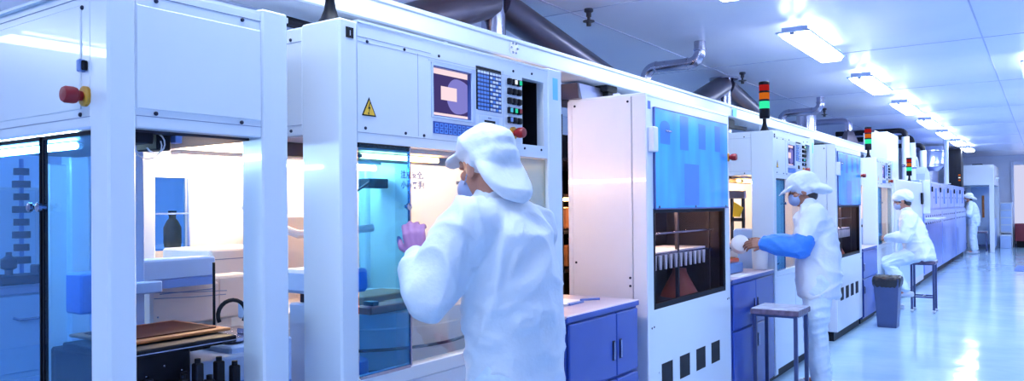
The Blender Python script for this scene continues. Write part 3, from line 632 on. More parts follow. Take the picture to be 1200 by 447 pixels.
# amber equipment seen through the slit between the machines
rk = thing('service_rack', 'dark service rack glowing amber in the narrow slit before the nearest process cabinet', 'rack', (-2.7, 3.5, 0))
m = MB('black').box(-3.1, -2.36, 3.15, 5.2, 0, .05).box(-3.1, -3.05, 3.15, 5.2, .05, 2.0).box(-3.05, -2.36, 5.15, 5.2, .05, 2.0)  # black back and end sheets added to keep the slit dark
for z in (.6, 1.05, 1.28, 1.5, 1.72): m.m('dark_metal').box(-3.05, -2.36, 3.95, 5.15, z, z + .02)
for y in (3.93, 5.12): m.box(-2.40, -2.37, y, y + .03, .05, 2.0)
m.build('shelf_frame', rk)
for z in (1.08, 1.31): MB('orange_copper').box(-2.95, -2.40, 4.05, 4.9, z, z + .13, .006).build('amber_tray', rk)
MB('warm_soft').box(-2.9, -2.42, 4.05, 4.6, 1.485, 1.495).build('work_lamp', rk)
MB('warm_amber').box(-2.9, -2.42, 4.05, 4.6, 1.045, 1.048).box(-2.8, -2.42, 4.9, 4.91, 1.33, 1.42).build('amber_lamp', rk)
MB('warm_band').cyl((-2.95, 3.06, 1.62), (-2.12, 3.06, 1.62), .012, n=10).m('dark_metal').box(-2.96, -2.11, 3.03, 3.05, 1.60, 1.64).box(-2.96, -2.90, 3.03, 3.2, 1.60, 1.64).build('tube_lamp', rk)

# ------------------------------------------------------------------ ceiling lights
def ceiling_light(label, x, y):
    r = thing('ceiling_light', label, 'ceiling light', (x, y + .7, 2.95), 'ceiling light strips')
    MB('panel_blue_grey').box(x - .135, x - .112, y, y + 1.40, 2.842, 2.856, .003).box(x + .112, x + .135, y, y + 1.40, 2.842, 2.856, .003).box(x - .13, x + .13, y, y + .022, 2.842, 2.856, .003).box(x - .13, x + .13, y + 1.378, y + 1.40, 2.842, 2.856, .003).box(x - .112, x + .112, y + .02, y + 1.38, 2.850, 2.856).build('housing', r)
    for yy in (y + .25, y + 1.15): MB('panel_blue_grey').box(x - .02, x + .02, yy - .02, yy + .02, 2.90, 2.95).build('mount', r)
    MB('lamp_white').prism([(x - .112, 2.850), (x + .112, 2.850), (x + .085, 2.808), (x - .085, 2.808)], 1, y + .02, y + 1.38).build('diffuser', r)
    for xx in (x - .06, x + .06): MB('lamp_up').cyl((xx, y + .1, 2.884), (xx, y + 1.3, 2.884), .013, n=10).build('tube_lamp', r)
    for yy in (y + .06, y + 1.3): MB('panel_blue_grey').box(x - .10, x + .10, yy, yy + .04, 2.856, 2.90).build('tube_holder', r)
    MB('seam').box(x - .02, x + .02, y - .008, y + .002, 2.820, 2.842, .003).build('clip', r)
    return r
ordn = ['first', 'second', 'third', 'fourth', 'fifth', 'sixth', 'seventh']
L0 = None
for k in range(7):
    lab = f'{ordn[k]} ceiling light strip from the near end of the row over the machines'
    if L0 is None: L0 = ceiling_light(lab, -1.67, 6.42)
    else: dup(L0, (0, 2.75 * k, 0), lab)
dup(L0, (1.62, 2.75, 0), 'ceiling light strip just showing at the picture edge over the open aisle')
extra = [((0, -2.75, 0), 'ceiling light strip over the gap after the nearest assembly machine'), ((0, -5.5, 0), 'ceiling light strip over the nearest assembly machine'), ((0, -8.25, 0), 'ceiling light strip over the floor before the loading machine')]
for s, l in extra: dup(L0, s, l)
for k, q in ((-3, 'near the room end'), (-1, 'beside the nearest process cabinet')): dup(L0, (1.62, 2.75 * k, 0), 'ceiling light strip over the open aisle, ' + q)
for k in range(1, 8): dup(L0, (1.62 + .3, 2.75 * k + .3, 0), f'added ceiling light strip deep over the open aisle, {ordn[k - 1]} from near')  # unseen row added to brighten the far end of the aisle
for k in (-3, -2, -1, 1, 3): dup(L0, (-5.1, 2.75 * k - .4, 0), f'ceiling light strip over the rear aisle behind the machines, {ordn[[-3, -2, -1, 1, 3].index(k)]} from near')

# small ceiling fittings
for (x, y, l) in ((-2.84, 5.15, 'dark sprinkler head on the ceiling right of the nearest slanting duct'), (-2.81, 8.68, 'dark sprinkler head on the ceiling left of the second signal tower'), (-2.85, 12.80, 'dark sprinkler head on the ceiling right of the second bent pipe')):
    m = MB('dark_metal').lathe([(.035, 0), (.035, -.02), (.02, -.03), (.02, -.06), (.012, -.062), (.012, -.09), (.045, -.092), (.045, -.098), (.02, -.10), (.018, -.13), (.002, -.132)], (x, y, 2.95), n=16)
    tag(m.build('sprinkler'), l, 'sprinkler', 'ceiling sprinklers')
for (x, y, l) in ((-3.7, 6.7, 'thin steel hanger rod behind the nearest slanting duct'), (-4.1, 8.0, 'thin steel hanger rod near the first bent pipe')):
    tag(MB('steel').cyl((x, y, 2.1), (x, y, 2.95), .022, n=12).build('hanger_rod'), l, 'rod')

# ------------------------------------------------------------------ beyond the third assembly machine
fc = thing('equipment_cabinet', 'plain pale equipment cabinet behind the seated person, before the long ovens', 'cabinet', (-2.3, 14, 0))
MB('lavender_paint').box(-2.8, -1.8, 12.45, 15.45, .08, 1.80, .008).m('black').box(-2.75, -1.85, 12.5, 15.4, 0, .08).build('body', fc)
MB('pale_blue').box(-1.80, -1.785, 12.6, 13.95, .2, 1.2, .004).box(-1.80, -1.785, 14.0, 15.3, .2, 1.2, .004).build('door', fc)
MB('black').box(-1.80, -1.77, 15.2, 15.42, 1.42, 1.62, .006).build('hinge', fc)
MB('white_paint').box(-1.78, -1.67, 15.36, 15.42, 1.25, 1.84, .008).build('side_flap', fc)
bx = thing('air_box', 'tall white air box behind the farthest assembly machine', 'air box', (-2.1, 13.2, 1.8))
MB('white_paint').box(-2.27, -1.93, 12.7, 13.7, 1.802, 2.52, .01).build('box', bx); MB('duct_dark').box(-2.25, -2.12, 12.75, 13.1, 2.52, 2.56, .004).build('cap', bx)
hp = thing('hooded_pipe', 'dark bent pipe under the ceiling ending in a grey hood, above the third signal tower', 'pipe', (-3, 13.6, 2.5))
MB('duct_side').tube([(-3.9, 13.6, 2.70)] + [(-3.85, 13.6, 2.80), (-3.8, 13.6, 2.815), (-2.75, 13.6, 2.815)] + arc((-2.75, 13.6, 2.715), .10, (0, 0, 1), (1, 0, 0), 0, PI / 2, 6) + [(-2.65, 13.6, 2.62)], .05, 14).build('pipe', hp)
MB('duct_dark').lathe([(.06, 0), (.15, -.22), (.15, -.25), (.002, -.25)], (-2.65, 13.6, 2.66), n=4).build('hood', hp)
MB('steel').lathe([(.055, 0), (.06, .01), (.06, .05), (.055, .06)], (-3.2, 13.6, 2.815), (1, 0, 0), 16).build('pipe_joint', hp)
sc_ = thing('steel_cylinder', 'shiny steel exhaust cylinder under the dark bent pipe, left of the third signal tower', 'cylinder', (-3.3, 12.6, 2.3))
MB('steel').cyl((-3.15, 12.9, 2.52), (-3.15, 12.9, 2.95), .15, n=24).lathe([(.16, 0), (.16, .03)], (-3.15, 12.9, 2.50), n=24).build('cylinder', sc_)
MB('duct_side').tube(arc((-2.95, 12.9, 2.52), .2, (-1, 0, 0), (0, 0, -1), 0, PI / 2, 8) + [(-2.6, 12.9, 2.30)], [.12] * 6 + [.09] * 4, 14).build('flexible_tail', sc_)
# pipes above the ovens
for k, (x, y, z1, l) in enumerate(((-2.1, 15.75, 2.74, 'white upright pipe with black elbow, first right of the white air box'), (-2.1, 16.6, 2.68, 'white upright pipe with black elbow, second right of the white air box'), (-2.1, 18.2, 2.62, 'white upright pipe with black elbow, third right of the white air box'))):
    t = thing('upright_pipe', l, 'pipe', (x, y, 1.86), 'white upright pipes over the ovens')
    MB('white_paint').cyl((x, y, 1.862), (x, y, z1 - .08), .065, n=16).build('pipe', t)
    MB('black').tube([(x, y, z1 - .09)] + arc((x - .10, y, z1 - .06), .10, (1, 0, 0), (0, 0, 1), 0, PI / 2, 6) + [(x - 1.2, y, z1 + .04)], .05, 12).build('elbow', t)
    MB('steel').lathe([(.07, 0), (.075, .01), (.075, .04), (.07, .05)], (x, y, 2.1), n=16).build('pipe_joint', t)
t = MB('hose').tube(arc((-2.3, 18.6, 1.98), .42, (0, .8, -.1), (0, 0, 1), -.2, 2.1, 14), .05, 12); tag(t.build('flexible_hose'), 'pale flexible hose arching over the long ovens', 'hose')
tk = thing('exhaust_tank', 'big silver exhaust tank under the ceiling above the long ovens', 'tank', (-2.45, 22.6, 2.0))
MB('tank').lathe([(.18, 2.25), (.34, 2.36), (.34, 2.80), (.30, 2.88), (.12, 2.9)], (-2.45, 22.6, 0), n=32).build('drum', tk)
MB('steel').lathe([(.19, 1.86), (.19, 2.26)], (-2.45, 22.6, 0), n=28).build('neck', tk)
for z in (2.40, 2.76): MB('steel').lathe([(.342, 0), (.352, .005), (.352, .03), (.342, .035)], (-2.45, 22.6, z), n=32).build('hoop', tk)
hp2 = MB('panel_blue_grey').prism([(17.15, 1.862), (18.0, 1.862), (17.9, 2.06), (17.4, 2.16), (17.15, 2.02)], 0, -2.2, -1.95); tag(hp2.build('sloped_hopper'), 'blue grey sloped hopper on top of the long ovens', 'hopper')
tag(MB('white_paint').cyl((-1.86, 20.2, 1.862), (-1.86, 20.2, 2.95), .05, n=16).lathe([(.05, 1.86), (.09, 1.86), (.09, 1.88), (.05, 1.885)], (-1.86, 20.2, .002), n=16).build('support_pole'), 'white round pole standing on the ovens up to the ceiling', 'pole')
bc = thing('dark_panel', 'tall black control panel beyond the white pole, above the ovens', 'panel', (-2.0, 24.1, 1.86))
MB('black').box(-2.16, -1.84, 23.8, 24.4, 1.862, 2.88, .01).build('case', bc); MB('dark_metal').box(-2.18, -1.82, 23.78, 24.42, 2.88, 2.91, .006).build('top_cover', bc)
for k in range(3): MB('led_white' if k == 1 else 'lens_amber').box(-1.91, -1.86, 23.79, 23.80, 2.02 + .07 * k, 2.05 + .07 * k).build('indicator', bc)
# ovens
def oven(label, first):
    y0, y1 = 15.62, 18.58
    r = thing('tunnel_oven', label, 'oven', (-2.35, 17.1, 0), 'pale blue tunnel ovens')
    P = lambda mb, n, par=r: mb.build(n, par)
    P(MB('oven_blue').box(-2.9, -1.82, y0, y1, .12, 1.30, .006).m('black').box(-2.85, -1.88, y0 + .02, y1 - .02, 0, .12), 'lower_body')
    l = MB('oven_blue').box(-1.82, -1.80, y0 + .03, y1 - .03, .16, 1.26, .004); l.m('screw_dark')
    for i in range(8):
        for z in (1.19, 1.06): l.lathe([(.020, 0), (.020, .006), (.016, .009)], (-1.801, y0 + .28 + .34 * i, z), (1, 0, 0), 10)
    P(l, 'front_panel')
    P(MB('oven_blue').box(-2.9, -1.86, y0, y1, 1.30, 1.86, .006), 'upper_body')
    for k in range(2):
        a = y0 + .04 + k * 1.46
        d = MB('oven_blue').box(-1.86, -1.83, a, a + 1.42, 1.33, 1.83, .006); d.m('screw_dark')
        for i in range(3): d.lathe([(.02, 0), (.02, .006)], (-1.831, a + .3 + .4 * i, 1.55), (1, 0, 0), 10)
        d = P(d, 'door'); P(MB('mid_blue').box(-1.83, -1.812, a + .64, a + .67, 1.42, 1.74, .004), 'handle', d)
        P(MB('black').box(-1.83, -1.805, a + 1.40, a + 1.45, 1.66, 1.76, .004), 'hinge', d)
    return r
ov = oven('pale blue tunnel oven, the nearest of the three, right behind the seated person', True)
dup(ov, (0, 2.98, 0), 'pale blue tunnel oven in the middle of the three')
dup(ov, (0, 5.96, 0), 'pale blue tunnel oven farthest along the row, next to the far standing worker')
t = MB('white_paint').box(-1.80, -1.56, 15.7, 16.8, 1.14, 1.165, .004).box(-1.80, -1.77, 15.7, 16.8, 1.09, 1.14, .003); tag(t.build('shelf_tray'), 'narrow white shelf fixed to the nearest tunnel oven', 'shelf')
# booth at the end
bo = thing('air_shower_booth', 'tall white booth with open legs at the far end of the machine row', 'booth', (-1.65, 27.3, 0))
MB('white_paint').box(-2.08, -1.20, 25.9, 28.8, 1.93, 2.52, .012).m('black').box(-1.75, -1.5, 26.2, 26.6, 2.52, 2.56).build('header', bo)
for (x, y) in ((-1.32, 25.9), (-2.08, 25.9), (-1.32, 28.68), (-2.08, 28.68)): MB('white_paint').box(x, x + .12, y, y + .12, 0, 1.94, .006).build('post', bo)
MB('white_paint').cyl((-1.2, 26.9, 2.13), (-1.12, 26.9, 2.13), .05, n=14).build('lamp_knob', bo)
MB('pale_blue').box(-2.06, -1.34, 28.72, 28.76, .1, 1.93).m('orange_copper').box(-1.66, -1.6, 28.70, 28.72, .95, 1.65).build('back_panel', bo)
MB('pale_blue').box(-1.30, -1.26, 26.05, 28.65, .08, .95, .004).build('side_panel', bo)
# far wall furniture
fr = thing('storage_rack', 'pale storage rack of drawers against the far wall beside the booth', 'rack', (-1.0, 29.2, 0))
MB('white_paint').box(-1.2, -.86, 28.9, 29.5, .45, 1.42, .008).build('body', fr)
for k in range(4): MB('pale_blue').box(-1.17, -.89, 28.885, 28.9, .50 + .23 * k, .70 + .23 * k, .004).build('drawer', fr)
for x in (-1.2, -.90): MB('white_paint').box(x, x + .04, 28.9, 29.5, 0, .46).build('leg', fr)
tag(MB('pale_blue').box(-1.17, -.88, 28.3, 28.8, .0, .38, .01).m('white_paint').box(-1.18, -.87, 28.29, 28.81, .38, .42, .006).build('storage_box'), 'pale blue lidded box on the floor before the far rack', 'box')
rb = thing('red_bench', 'dark red bench under the bright glowing area in the far wall', 'bench', (0, 29.2, 0))
MB('dark_red').box(-.80, 1.6, 29.0, 29.5, .20, .75, .012).build('seat_box', rb); MB('black').box(-.76, 1.56, 29.05, 29.45, 0, .20).build('base', rb)
tag(MB('mat_blue').box(-.55, .35, 19.1, 20.7, 0, .012, .004).build('floor_mat'), 'blue mat lying on the glossy floor of the aisle', 'mat')

# ------------------------------------------------------------------ rear aisle seen through the glass doors
bn = thing('drawer_bench', 'white bench with drawers behind the blue glass doors of the loading machine', 'bench', (-4.9, 2.2, 0))
MB('white_paint').box(-5.3, -4.62, .8, 3.2, .08, 1.0, .006).m('black').box(-5.25, -4.68, .85, 3.15, 0, .08).build('body', bn)
MB('worktop').box(-5.32, -4.58, .78, 3.22, 1.0, 1.04, .006).build('worktop', bn)
for k in range(3):
    for j in range(2):
        d = MB('white_paint').box(-4.62, -4.60, .83 + .79 * k, 1.59 + .79 * k, .12 + .45 * j, .54 + .45 * j, .004).build('drawer', bn)
        MB('steel').tube([(-4.60, 1.1 + .79 * k, .42 + .45 * j), (-4.575, 1.12 + .79 * k, .41 + .45 * j), (-4.575, 1.3 + .79 * k, .41 + .45 * j), (-4.60, 1.32 + .79 * k, .42 + .45 * j)], .007, 8).build('handle', d)
m = MB('dark_metal').lathe([(.06, 0), (.06, .03), (.02, .05), (.02, .08), (.04, .09), (.04, .14), (.015, .16), (.015, .18)], (-4.80, 1.95, 1.04), n=20).box(-4.9, -4.7, 1.86, 2.16, 1.04, 1.09, .01).box(-4.85, -4.75, 2.08, 2.15, 1.09, 1.14, .006); tag(m.build('microscope'), 'dark bench microscope on the white drawer bench', 'microscope')
sh = thing('component_tower', 'tall dark stand of stacked reels behind the left glass door', 'stand', (-5.0, 2.10, 1.04))
MB('mid_blue').box(-5.06, -4.94, 2.04, 2.16, 1.04, 1.06, .004).cyl((-5.0, 2.10, 1.06), (-5.0, 2.10, 1.76), .012, n=10).build('stand', sh)
for k in range(8): MB('dark_metal').lathe([(.012, 0), (.048 - .007 * (k % 2), .0), (.048 - .007 * (k % 2), .04), (.012, .04)], (-5.0, 2.10, 1.14 + .075 * k), n=20).build('reel', sh)
tc_ = thing('tall_cupboard', 'added tall white cupboard against the rear aisle, seen through the left glass door', 'cupboard', (-6.3, 2.5, 0))  # pale cupboard added to make a bright area through the glass
MB('white_inner').box(-6.6, -6.0, 2.15, 3.1, .05, 1.62, .008).m('black').box(-6.55, -6.05, 2.2, 3.05, 0, .05).build('body', tc_)
for k in range(2): MB('white_paint').box(-6.0, -5.985, 2.17 + .46 * k, 2.61 + .46 * k, .08, 1.6, .004).build('door', tc_)
MB('mid_blue').box(-2.60, -2.50, 1.22, 1.33, 1.12, 1.25, .006).build('control_box', m0)
MB('white_inner').box(-2.99, -2.96, 1.335, 1.42, .82, 1.62, .004).build('inner_panel', m0)
MB('blue_tube').cyl((-2.9, 1.06, 1.63), (-2.2, 1.06, 1.63), .010, n=10).build('inner_lamp', m0)
bl = thing('reel_bottle', 'dark bottle standing behind the small blue window in the machine back', 'bottle', (-3.2, 1.95, 1.28))
MB('orange_copper').lathe([(.035, 1.28), (.038, 1.30), (.038, 1.37), (.024, 1.40), (.015, 1.41), (.015, 1.43), (.002, 1.431)], (-3.25, 1.99, 0), n=18).build('body', bl); MB('black').lathe([(.018, 1.425), (.018, 1.445), (.002, 1.446)], (-3.25, 1.99, 0), n=16).build('cap', bl)
tag(MB('pale_blue').box(-3.6, -3.15, 1.6, 2.5, 0, 1.28, .008).build('rear_stand'), 'pale blue stand behind the machine back, carrying the bottle', 'stand')

# ------------------------------------------------------------------ loose things
def stool(label, cx, cy, rung=True, caster=True, hw=.15, top=.70):
    r = thing('work_stool', label, 'stool', (cx, cy, 0), 'steel work stools')
    P = lambda mb, n, par=r: mb.build(n, par)
    P(MB('stool_top').box(cx - hw, cx + hw, cy - hw, cy + hw, top - .028, top, .006).m('stool_edge').box(cx - hw - .004, cx + hw + .004, cy - hw - .004, cy + hw + .004, top - .045, top - .006, .004), 'seat')
    P(MB('stool_metal').box(cx - hw + .01, cx + hw - .01, cy - hw + .01, cy - hw + .03, top - .06, top - .03).box(cx - hw + .01, cx + hw - .01, cy + hw - .03, cy + hw - .01, top - .06, top - .03).box(cx - hw + .01, cx - hw + .03, cy - hw + .01, cy + hw - .01, top - .06, top - .03).box(cx + hw - .03, cx + hw - .01, cy - hw + .01, cy + hw - .01, top - .06, top - .03), 'seat_frame')
    for sx in (-1, 1):
        for sy in (-1, 1):
            x, y = cx + sx * (hw - .022), cy + sy * (hw - .022)
            l = P(MB('stool_metal').box(x - .013, x + .013, y - .013, y + .013, .035 if caster else .0, top - .03, .002), 'leg')
            if caster: P(MB('caster').ball((x, y, .025), .025, 12), 'foot', l)
    if rung:
        P(MB('stool_metal').box(cx - hw + .02, cx + hw - .02, cy - hw + .012, cy - hw + .032, .20, .22).box(cx - hw + .02, cx + hw - .02, cy + hw - .032, cy + hw - .012, .20, .22).box(cx - .01, cx + .01, cy - hw + .02, cy + hw - .02, .20, .22), 'rung')
    return r
stool('worn steel stool standing before the second blue storage cabinet', -1.60, 5.74, hw=.165, caster=False, rung=False)
stool('steel stool with round white feet that the person in the round cap sits on', -1.335, 11.47, hw=.15, top=.69)
stool('small far stool behind the far standing worker', -1.52, 25.6, hw=.16, top=.62)
# bin
wb = thing('waste_bin', 'grey waste bin lined with a black bag on the glossy floor', 'bin', (-1.53, 9.9, 0))
def frus(x, y, h0, h1, z0, z1, mb):
    return mb.add([(x + sx * h, y + sy * h, z) for h, z in ((h0, z0), (h1, z1)) for sx, sy in ((-1, -1), (1, -1), (1, 1), (-1, 1))], [(3, 2, 1, 0), (0, 1, 5, 4), (1, 2, 6, 5), (2, 3, 7, 6), (3, 0, 4, 7)])
frus(-1.53, 9.92, .10, .135, 0, .57, MB('bin_grey')).build('tub', wb)
b = MB('bag_black'); n = 40; vs = []; fs = []
for k, (h, z, w) in enumerate(((.131, .47, .004), (.142, .50, .010), (.146, .545, .012), (.144, .58, .007), (.128, .595, .006), (.10, .575, .01), (.05, .50, 0))):
    for i in range(n):
        a = 2 * PI * i / n; c, s_ = math.cos(a), math.sin(a); q = 1 / max(abs(c), abs(s_)); q = min(q, 1.28)
        rr = h * q + w * math.sin(i * 5.3) * .8; vs.append((-1.53 + rr * c, 9.92 + rr * s_, z + w * math.sin(i * 3.1)))
for k in range(6):
    for i in range(n): fs.append((k * n + i, k * n + (i + 1) % n, (k + 1) * n + (i + 1) % n, (k + 1) * n + i))
fs.append(tuple(range(6 * n, 7 * n))); b.add(vs, fs).build('bin_bag', wb, 60)
# white tub, red tray, dark box on the second cabinet
tb = thing('white_tub', 'white plastic tub on the second blue cabinet under the held cup', 'tub', (-1.885, 6.20, .925))
MB('cup_white').lathe([(.052, 0), (.057, .005), (.066, .205), (.07, .207), (.07, .225), (.063, .225), (.055, .02), (.002, .02)], (-1.885, 6.20, .926), n=28).build('body', tb)
MB('seam').tube(arc((-1.885, 6.20, 1.135), .072, (0, 1, 0), (.55, 0, -.83), 0, PI, 14), .003, 6).build('handle', tb)
tag(MB('tub_blue').box(-2.12, -1.93, 5.60, 5.92, .926, 1.005, .008).m('red_tray').box(-2.10, -1.95, 5.63, 5.89, 1.005, 1.035, .006).m('orange_copper').box(-2.08, -1.97, 5.66, 5.86, 1.035, 1.042, .002).build('tray_box'), 'dark teal box with a red and orange top beside the white tub', 'box')
pf = thing('parts_feeder', 'grey feeder frame with a yellow wedge inside the second assembly machine', 'feeder', (-2.22, 6.68, 1.056))
MB('dark_metal').box(-2.30, -2.14, 6.62, 6.74, 1.057, 1.08, .003).box(-2.28, -2.26, 6.66, 6.70, 1.08, 1.56, .002).box(-2.18, -2.16, 6.66, 6.70, 1.08, 1.56, .002).box(-2.28, -2.16, 6.66, 6.70, 1.30, 1.33).m('duct_side').box(-2.29, -2.15, 6.655, 6.705, 1.50, 1.57, .004).build('frame', pf)
MB('sign_yellow').prism([(-2.25, 1.34), (-2.19, 1.34), (-2.16, 1.42), (-2.24, 1.47)], 1, 6.635, 6.655).build('wedge', pf)
tag(MB('paper').box(-1.90, -1.81, 5.45, 5.75, .926, .929).build('paper_sheet'), 'white paper sheet lying at the front of the second blue cabinet', 'paper')
np_ = MB('paper').box(-2.14, -1.99, 3.25, 3.52, .946, .951).box(-2.13, -1.985, 3.26, 3.53, .951, .956); np_.m('sticker_blue').tube([(-1.985, 3.48, .962), (-1.94, 3.60, .958)], .006, 8).m('mid_blue').box(-2.0, -1.975, 3.36, 3.50, .946, .957, .002)
tag(np_.build('paper_pad'), 'pad of white papers with a blue pen on the first blue cabinet', 'papers')
# ------------------------------------------------------------------ people
def ellip(mb, c, ax, r, n=18):
    """ellipsoid with axes ax (3 unit vectors) and radii r"""
    k = n // 2; vs = []; fs = []
    f = lambda a, b, d: Vector(c) + ax[0] * (r[0] * a) + ax[1] * (r[1] * b) + ax[2] * (r[2] * d)
    for j in range(1, k):
        t = PI * j / k
        for i in range(n):
            a = 2 * PI * i / n; vs.append(f(math.sin(t) * math.cos(a), math.sin(t) * math.sin(a), math.cos(t)))
    for j in range(k - 2):
        for i in range(n): fs.append((j * n + i, (j + 1) * n + i, (j + 1) * n + (i + 1) % n, j * n + (i + 1) % n))
    t0 = len(vs); vs += [f(0, 0, 1), f(0, 0, -1)]
    for i in range(n):
        fs.append((t0, i, (i + 1) % n)); fs.append((t0 + 1, (k - 2) * n + (i + 1) % n, (k - 2) * n + i))
    mb.add(vs, fs)
def chain(mb, pts, rs, n=14):
    for i in range(len(pts)): mb.ball(pts[i], rs[i], n)
    for i in range(len(pts) - 1):
        if (Vector(pts[i + 1]) - Vector(pts[i])).length > 1e-4: mb.cyl(pts[i], pts[i + 1], rs[i], rs[i + 1], n)
def loft(mb, rings, n=28):
    """rings: (centre, axis u, axis v, ru, rv)"""
    vs = []; fs = []
    for c, u, v, ru, rv in rings:
        for i in range(n):
            a = 2 * PI * i / n; ca, sa = math.cos(a), math.sin(a); e = .85
            ca = math.copysign(abs(ca) ** e, ca); sa = math.copysign(abs(sa) ** e, sa)
            vs.append(Vector(c) + Vector(u) * (ru * ca) + Vector(v) * (rv * sa))
    m = len(rings)
    for k in range(m - 1):
        for i in range(n): fs.append((k * n + i, k * n + (i + 1) % n, (k + 1) * n + (i + 1) % n, (k + 1) * n + i))
    fs += [tuple(range(n))[::-1], tuple(range((m - 1) * n, m * n))]
    mb.add(vs, fs)
def skin_of(mb, name, parent, voxel, mats, it=6, fac=.5, disp=None, pick=None):
    """fuse the overlapping volumes into one continuous surface, relax it, add folds"""
    off = Vector((0, 0, 0)); p = parent
    while p is not None: off += p.location; p = p.parent
    me = bpy.data.meshes.new(name); me.from_pydata([tuple(Vector(v) - off) for v in mb.v], [], mb.f)
    bm = bmesh.new(); bm.from_mesh(me); bmesh.ops.recalc_face_normals(bm, faces=bm.faces); bm.to_mesh(me); bm.free()
    o = bpy.data.objects.new(name, me); COL.objects.link(o)
    md = o.modifiers.new('r', 'REMESH'); md.mode = 'VOXEL'; md.voxel_size = voxel
    if it: sm = o.modifiers.new('s', 'SMOOTH'); sm.iterations = it; sm.factor = fac
    m2 = bpy.data.meshes.new_from_object(o.evaluated_get(bpy.context.evaluated_depsgraph_get())); bpy.data.objects.remove(o)
    m2.name = name
    if disp:
        nv = len(m2.vertices); co = np.empty(nv * 3, 'f'); no = np.empty(nv * 3, 'f')
        m2.vertices.foreach_get('co', co); m2.vertex_normals.foreach_get('vector', no); co = co.reshape(-1, 3); no = no.reshape(-1, 3)
        dd = np.array([disp(Vector(c) + off) for c in co.tolist()], 'f'); co = co + no * dd[:, None]
        m2.vertices.foreach_set('co', co.ravel()); m2.update()
    m2.materials.clear()
    for k in mats: m2.materials.append(M[k])
    mi = [0] * len(m2.polygons)
    if pick:
        for i, f in enumerate(m2.polygons): mi[i] = pick(f.center + off)
    m2.polygons.foreach_set('material_index', mi)
    m2.polygons.foreach_set('use_smooth', [True] * len(m2.polygons))
    o = bpy.data.objects.new(name, m2); COL.objects.link(o); o.parent = parent
    return o
def folds(F, L, seed, a1=.010, a2=.004, vert=True):
    """long soft creases: narrow ridges of stretched noise, bent by a slower noise"""
    s = Vector((seed * 3.1, seed * 1.7, seed))
    def d(p):
        wv = noise.noise_vector(p * 3.0 + s) * .12
        q = p + wv
        k = q.dot(F) * .8 + q.dot(L) * .8
        v = Vector((q.dot(F) * 7, q.dot(L) * 7, q.z * 1.8 + k * 1.5)) if vert else Vector((q.dot(F) * 6, q.dot(L) * 6, q.z * 13))
        r = (1 - min(1, abs(noise.noise(v + s)) * 1.8)) ** 1.7
        v2 = Vector((q.dot(F) * 5 + q.z * 9, q.dot(L) * 5, q.z * 6 - q.dot(F) * 6))
        r2 = (1 - min(1, abs(noise.noise(v2 - s)) * 1.9)) ** 1.7
        return a1 * (r * .9 + r2 * .7 - .72) + a2 * .5 * noise.noise(p * 14 + s)
    return d
def hand(mb, wrist, dr, nrm, curl=.9, side=1, s=1.0, thumb=.5, spread=.06):
    """palm and five separate bent fingers. dr: wrist to knuckles; nrm: the way the palm faces; side=+1: thumb on dr x nrm side"""
    w = Vector(wrist); d = Vector(dr).normalized(); nn = Vector(nrm); nn = (nn - d * nn.dot(d)).normalized(); t = d.cross(nn).normalized() * side
    kn = []
    for k in range(4):
        a = (1.5 - k) * .0195 * s; kp = w + d * (.088 * s - abs(k - 1) * .004 * s) + t * a; kn.append(kp)
        chain(mb, [w + t * a * .55, kp], [.0145 * s, .0115 * s], 10)
    for k in range(4):
        ln = [(.040, .024, .020), (.044, .028, .021), (.041, .026, .020), (.032, .019, .018)][k]; p = kn[k]; pts = [p]; ang = 0; rr = [.0098 * s, .0090 * s, .0084 * s, .0072 * s]
        for j in range(3):
            ang += curl * (.75, 1.0, .7)[j]
            v = d * math.cos(ang) + nn * math.sin(ang) + t * (1.5 - k) * spread
            p = p + v.normalized() * ln[j] * s; pts.append(p)
        chain(mb, pts, rr, 10)
    b = w + d * .025 * s + t * .022 * s; v1 = (d * .6 + t * .75 + nn * .45 * thumb).normalized(); v2 = (d * .85 + t * .2 + nn * .8 * thumb).normalized()
    chain(mb, [w + d * .015 * s + t * .01 * s, b, b + v1 * .036 * s, b + v1 * .036 * s + v2 * .030 * s, b + v1 * .036 * s + v2 * .030 * s + (v2 + nn * .4).normalized() * .022 * s], [.014 * s, .0135 * s, .0115 * s, .0105 * s, .008 * s], 10)
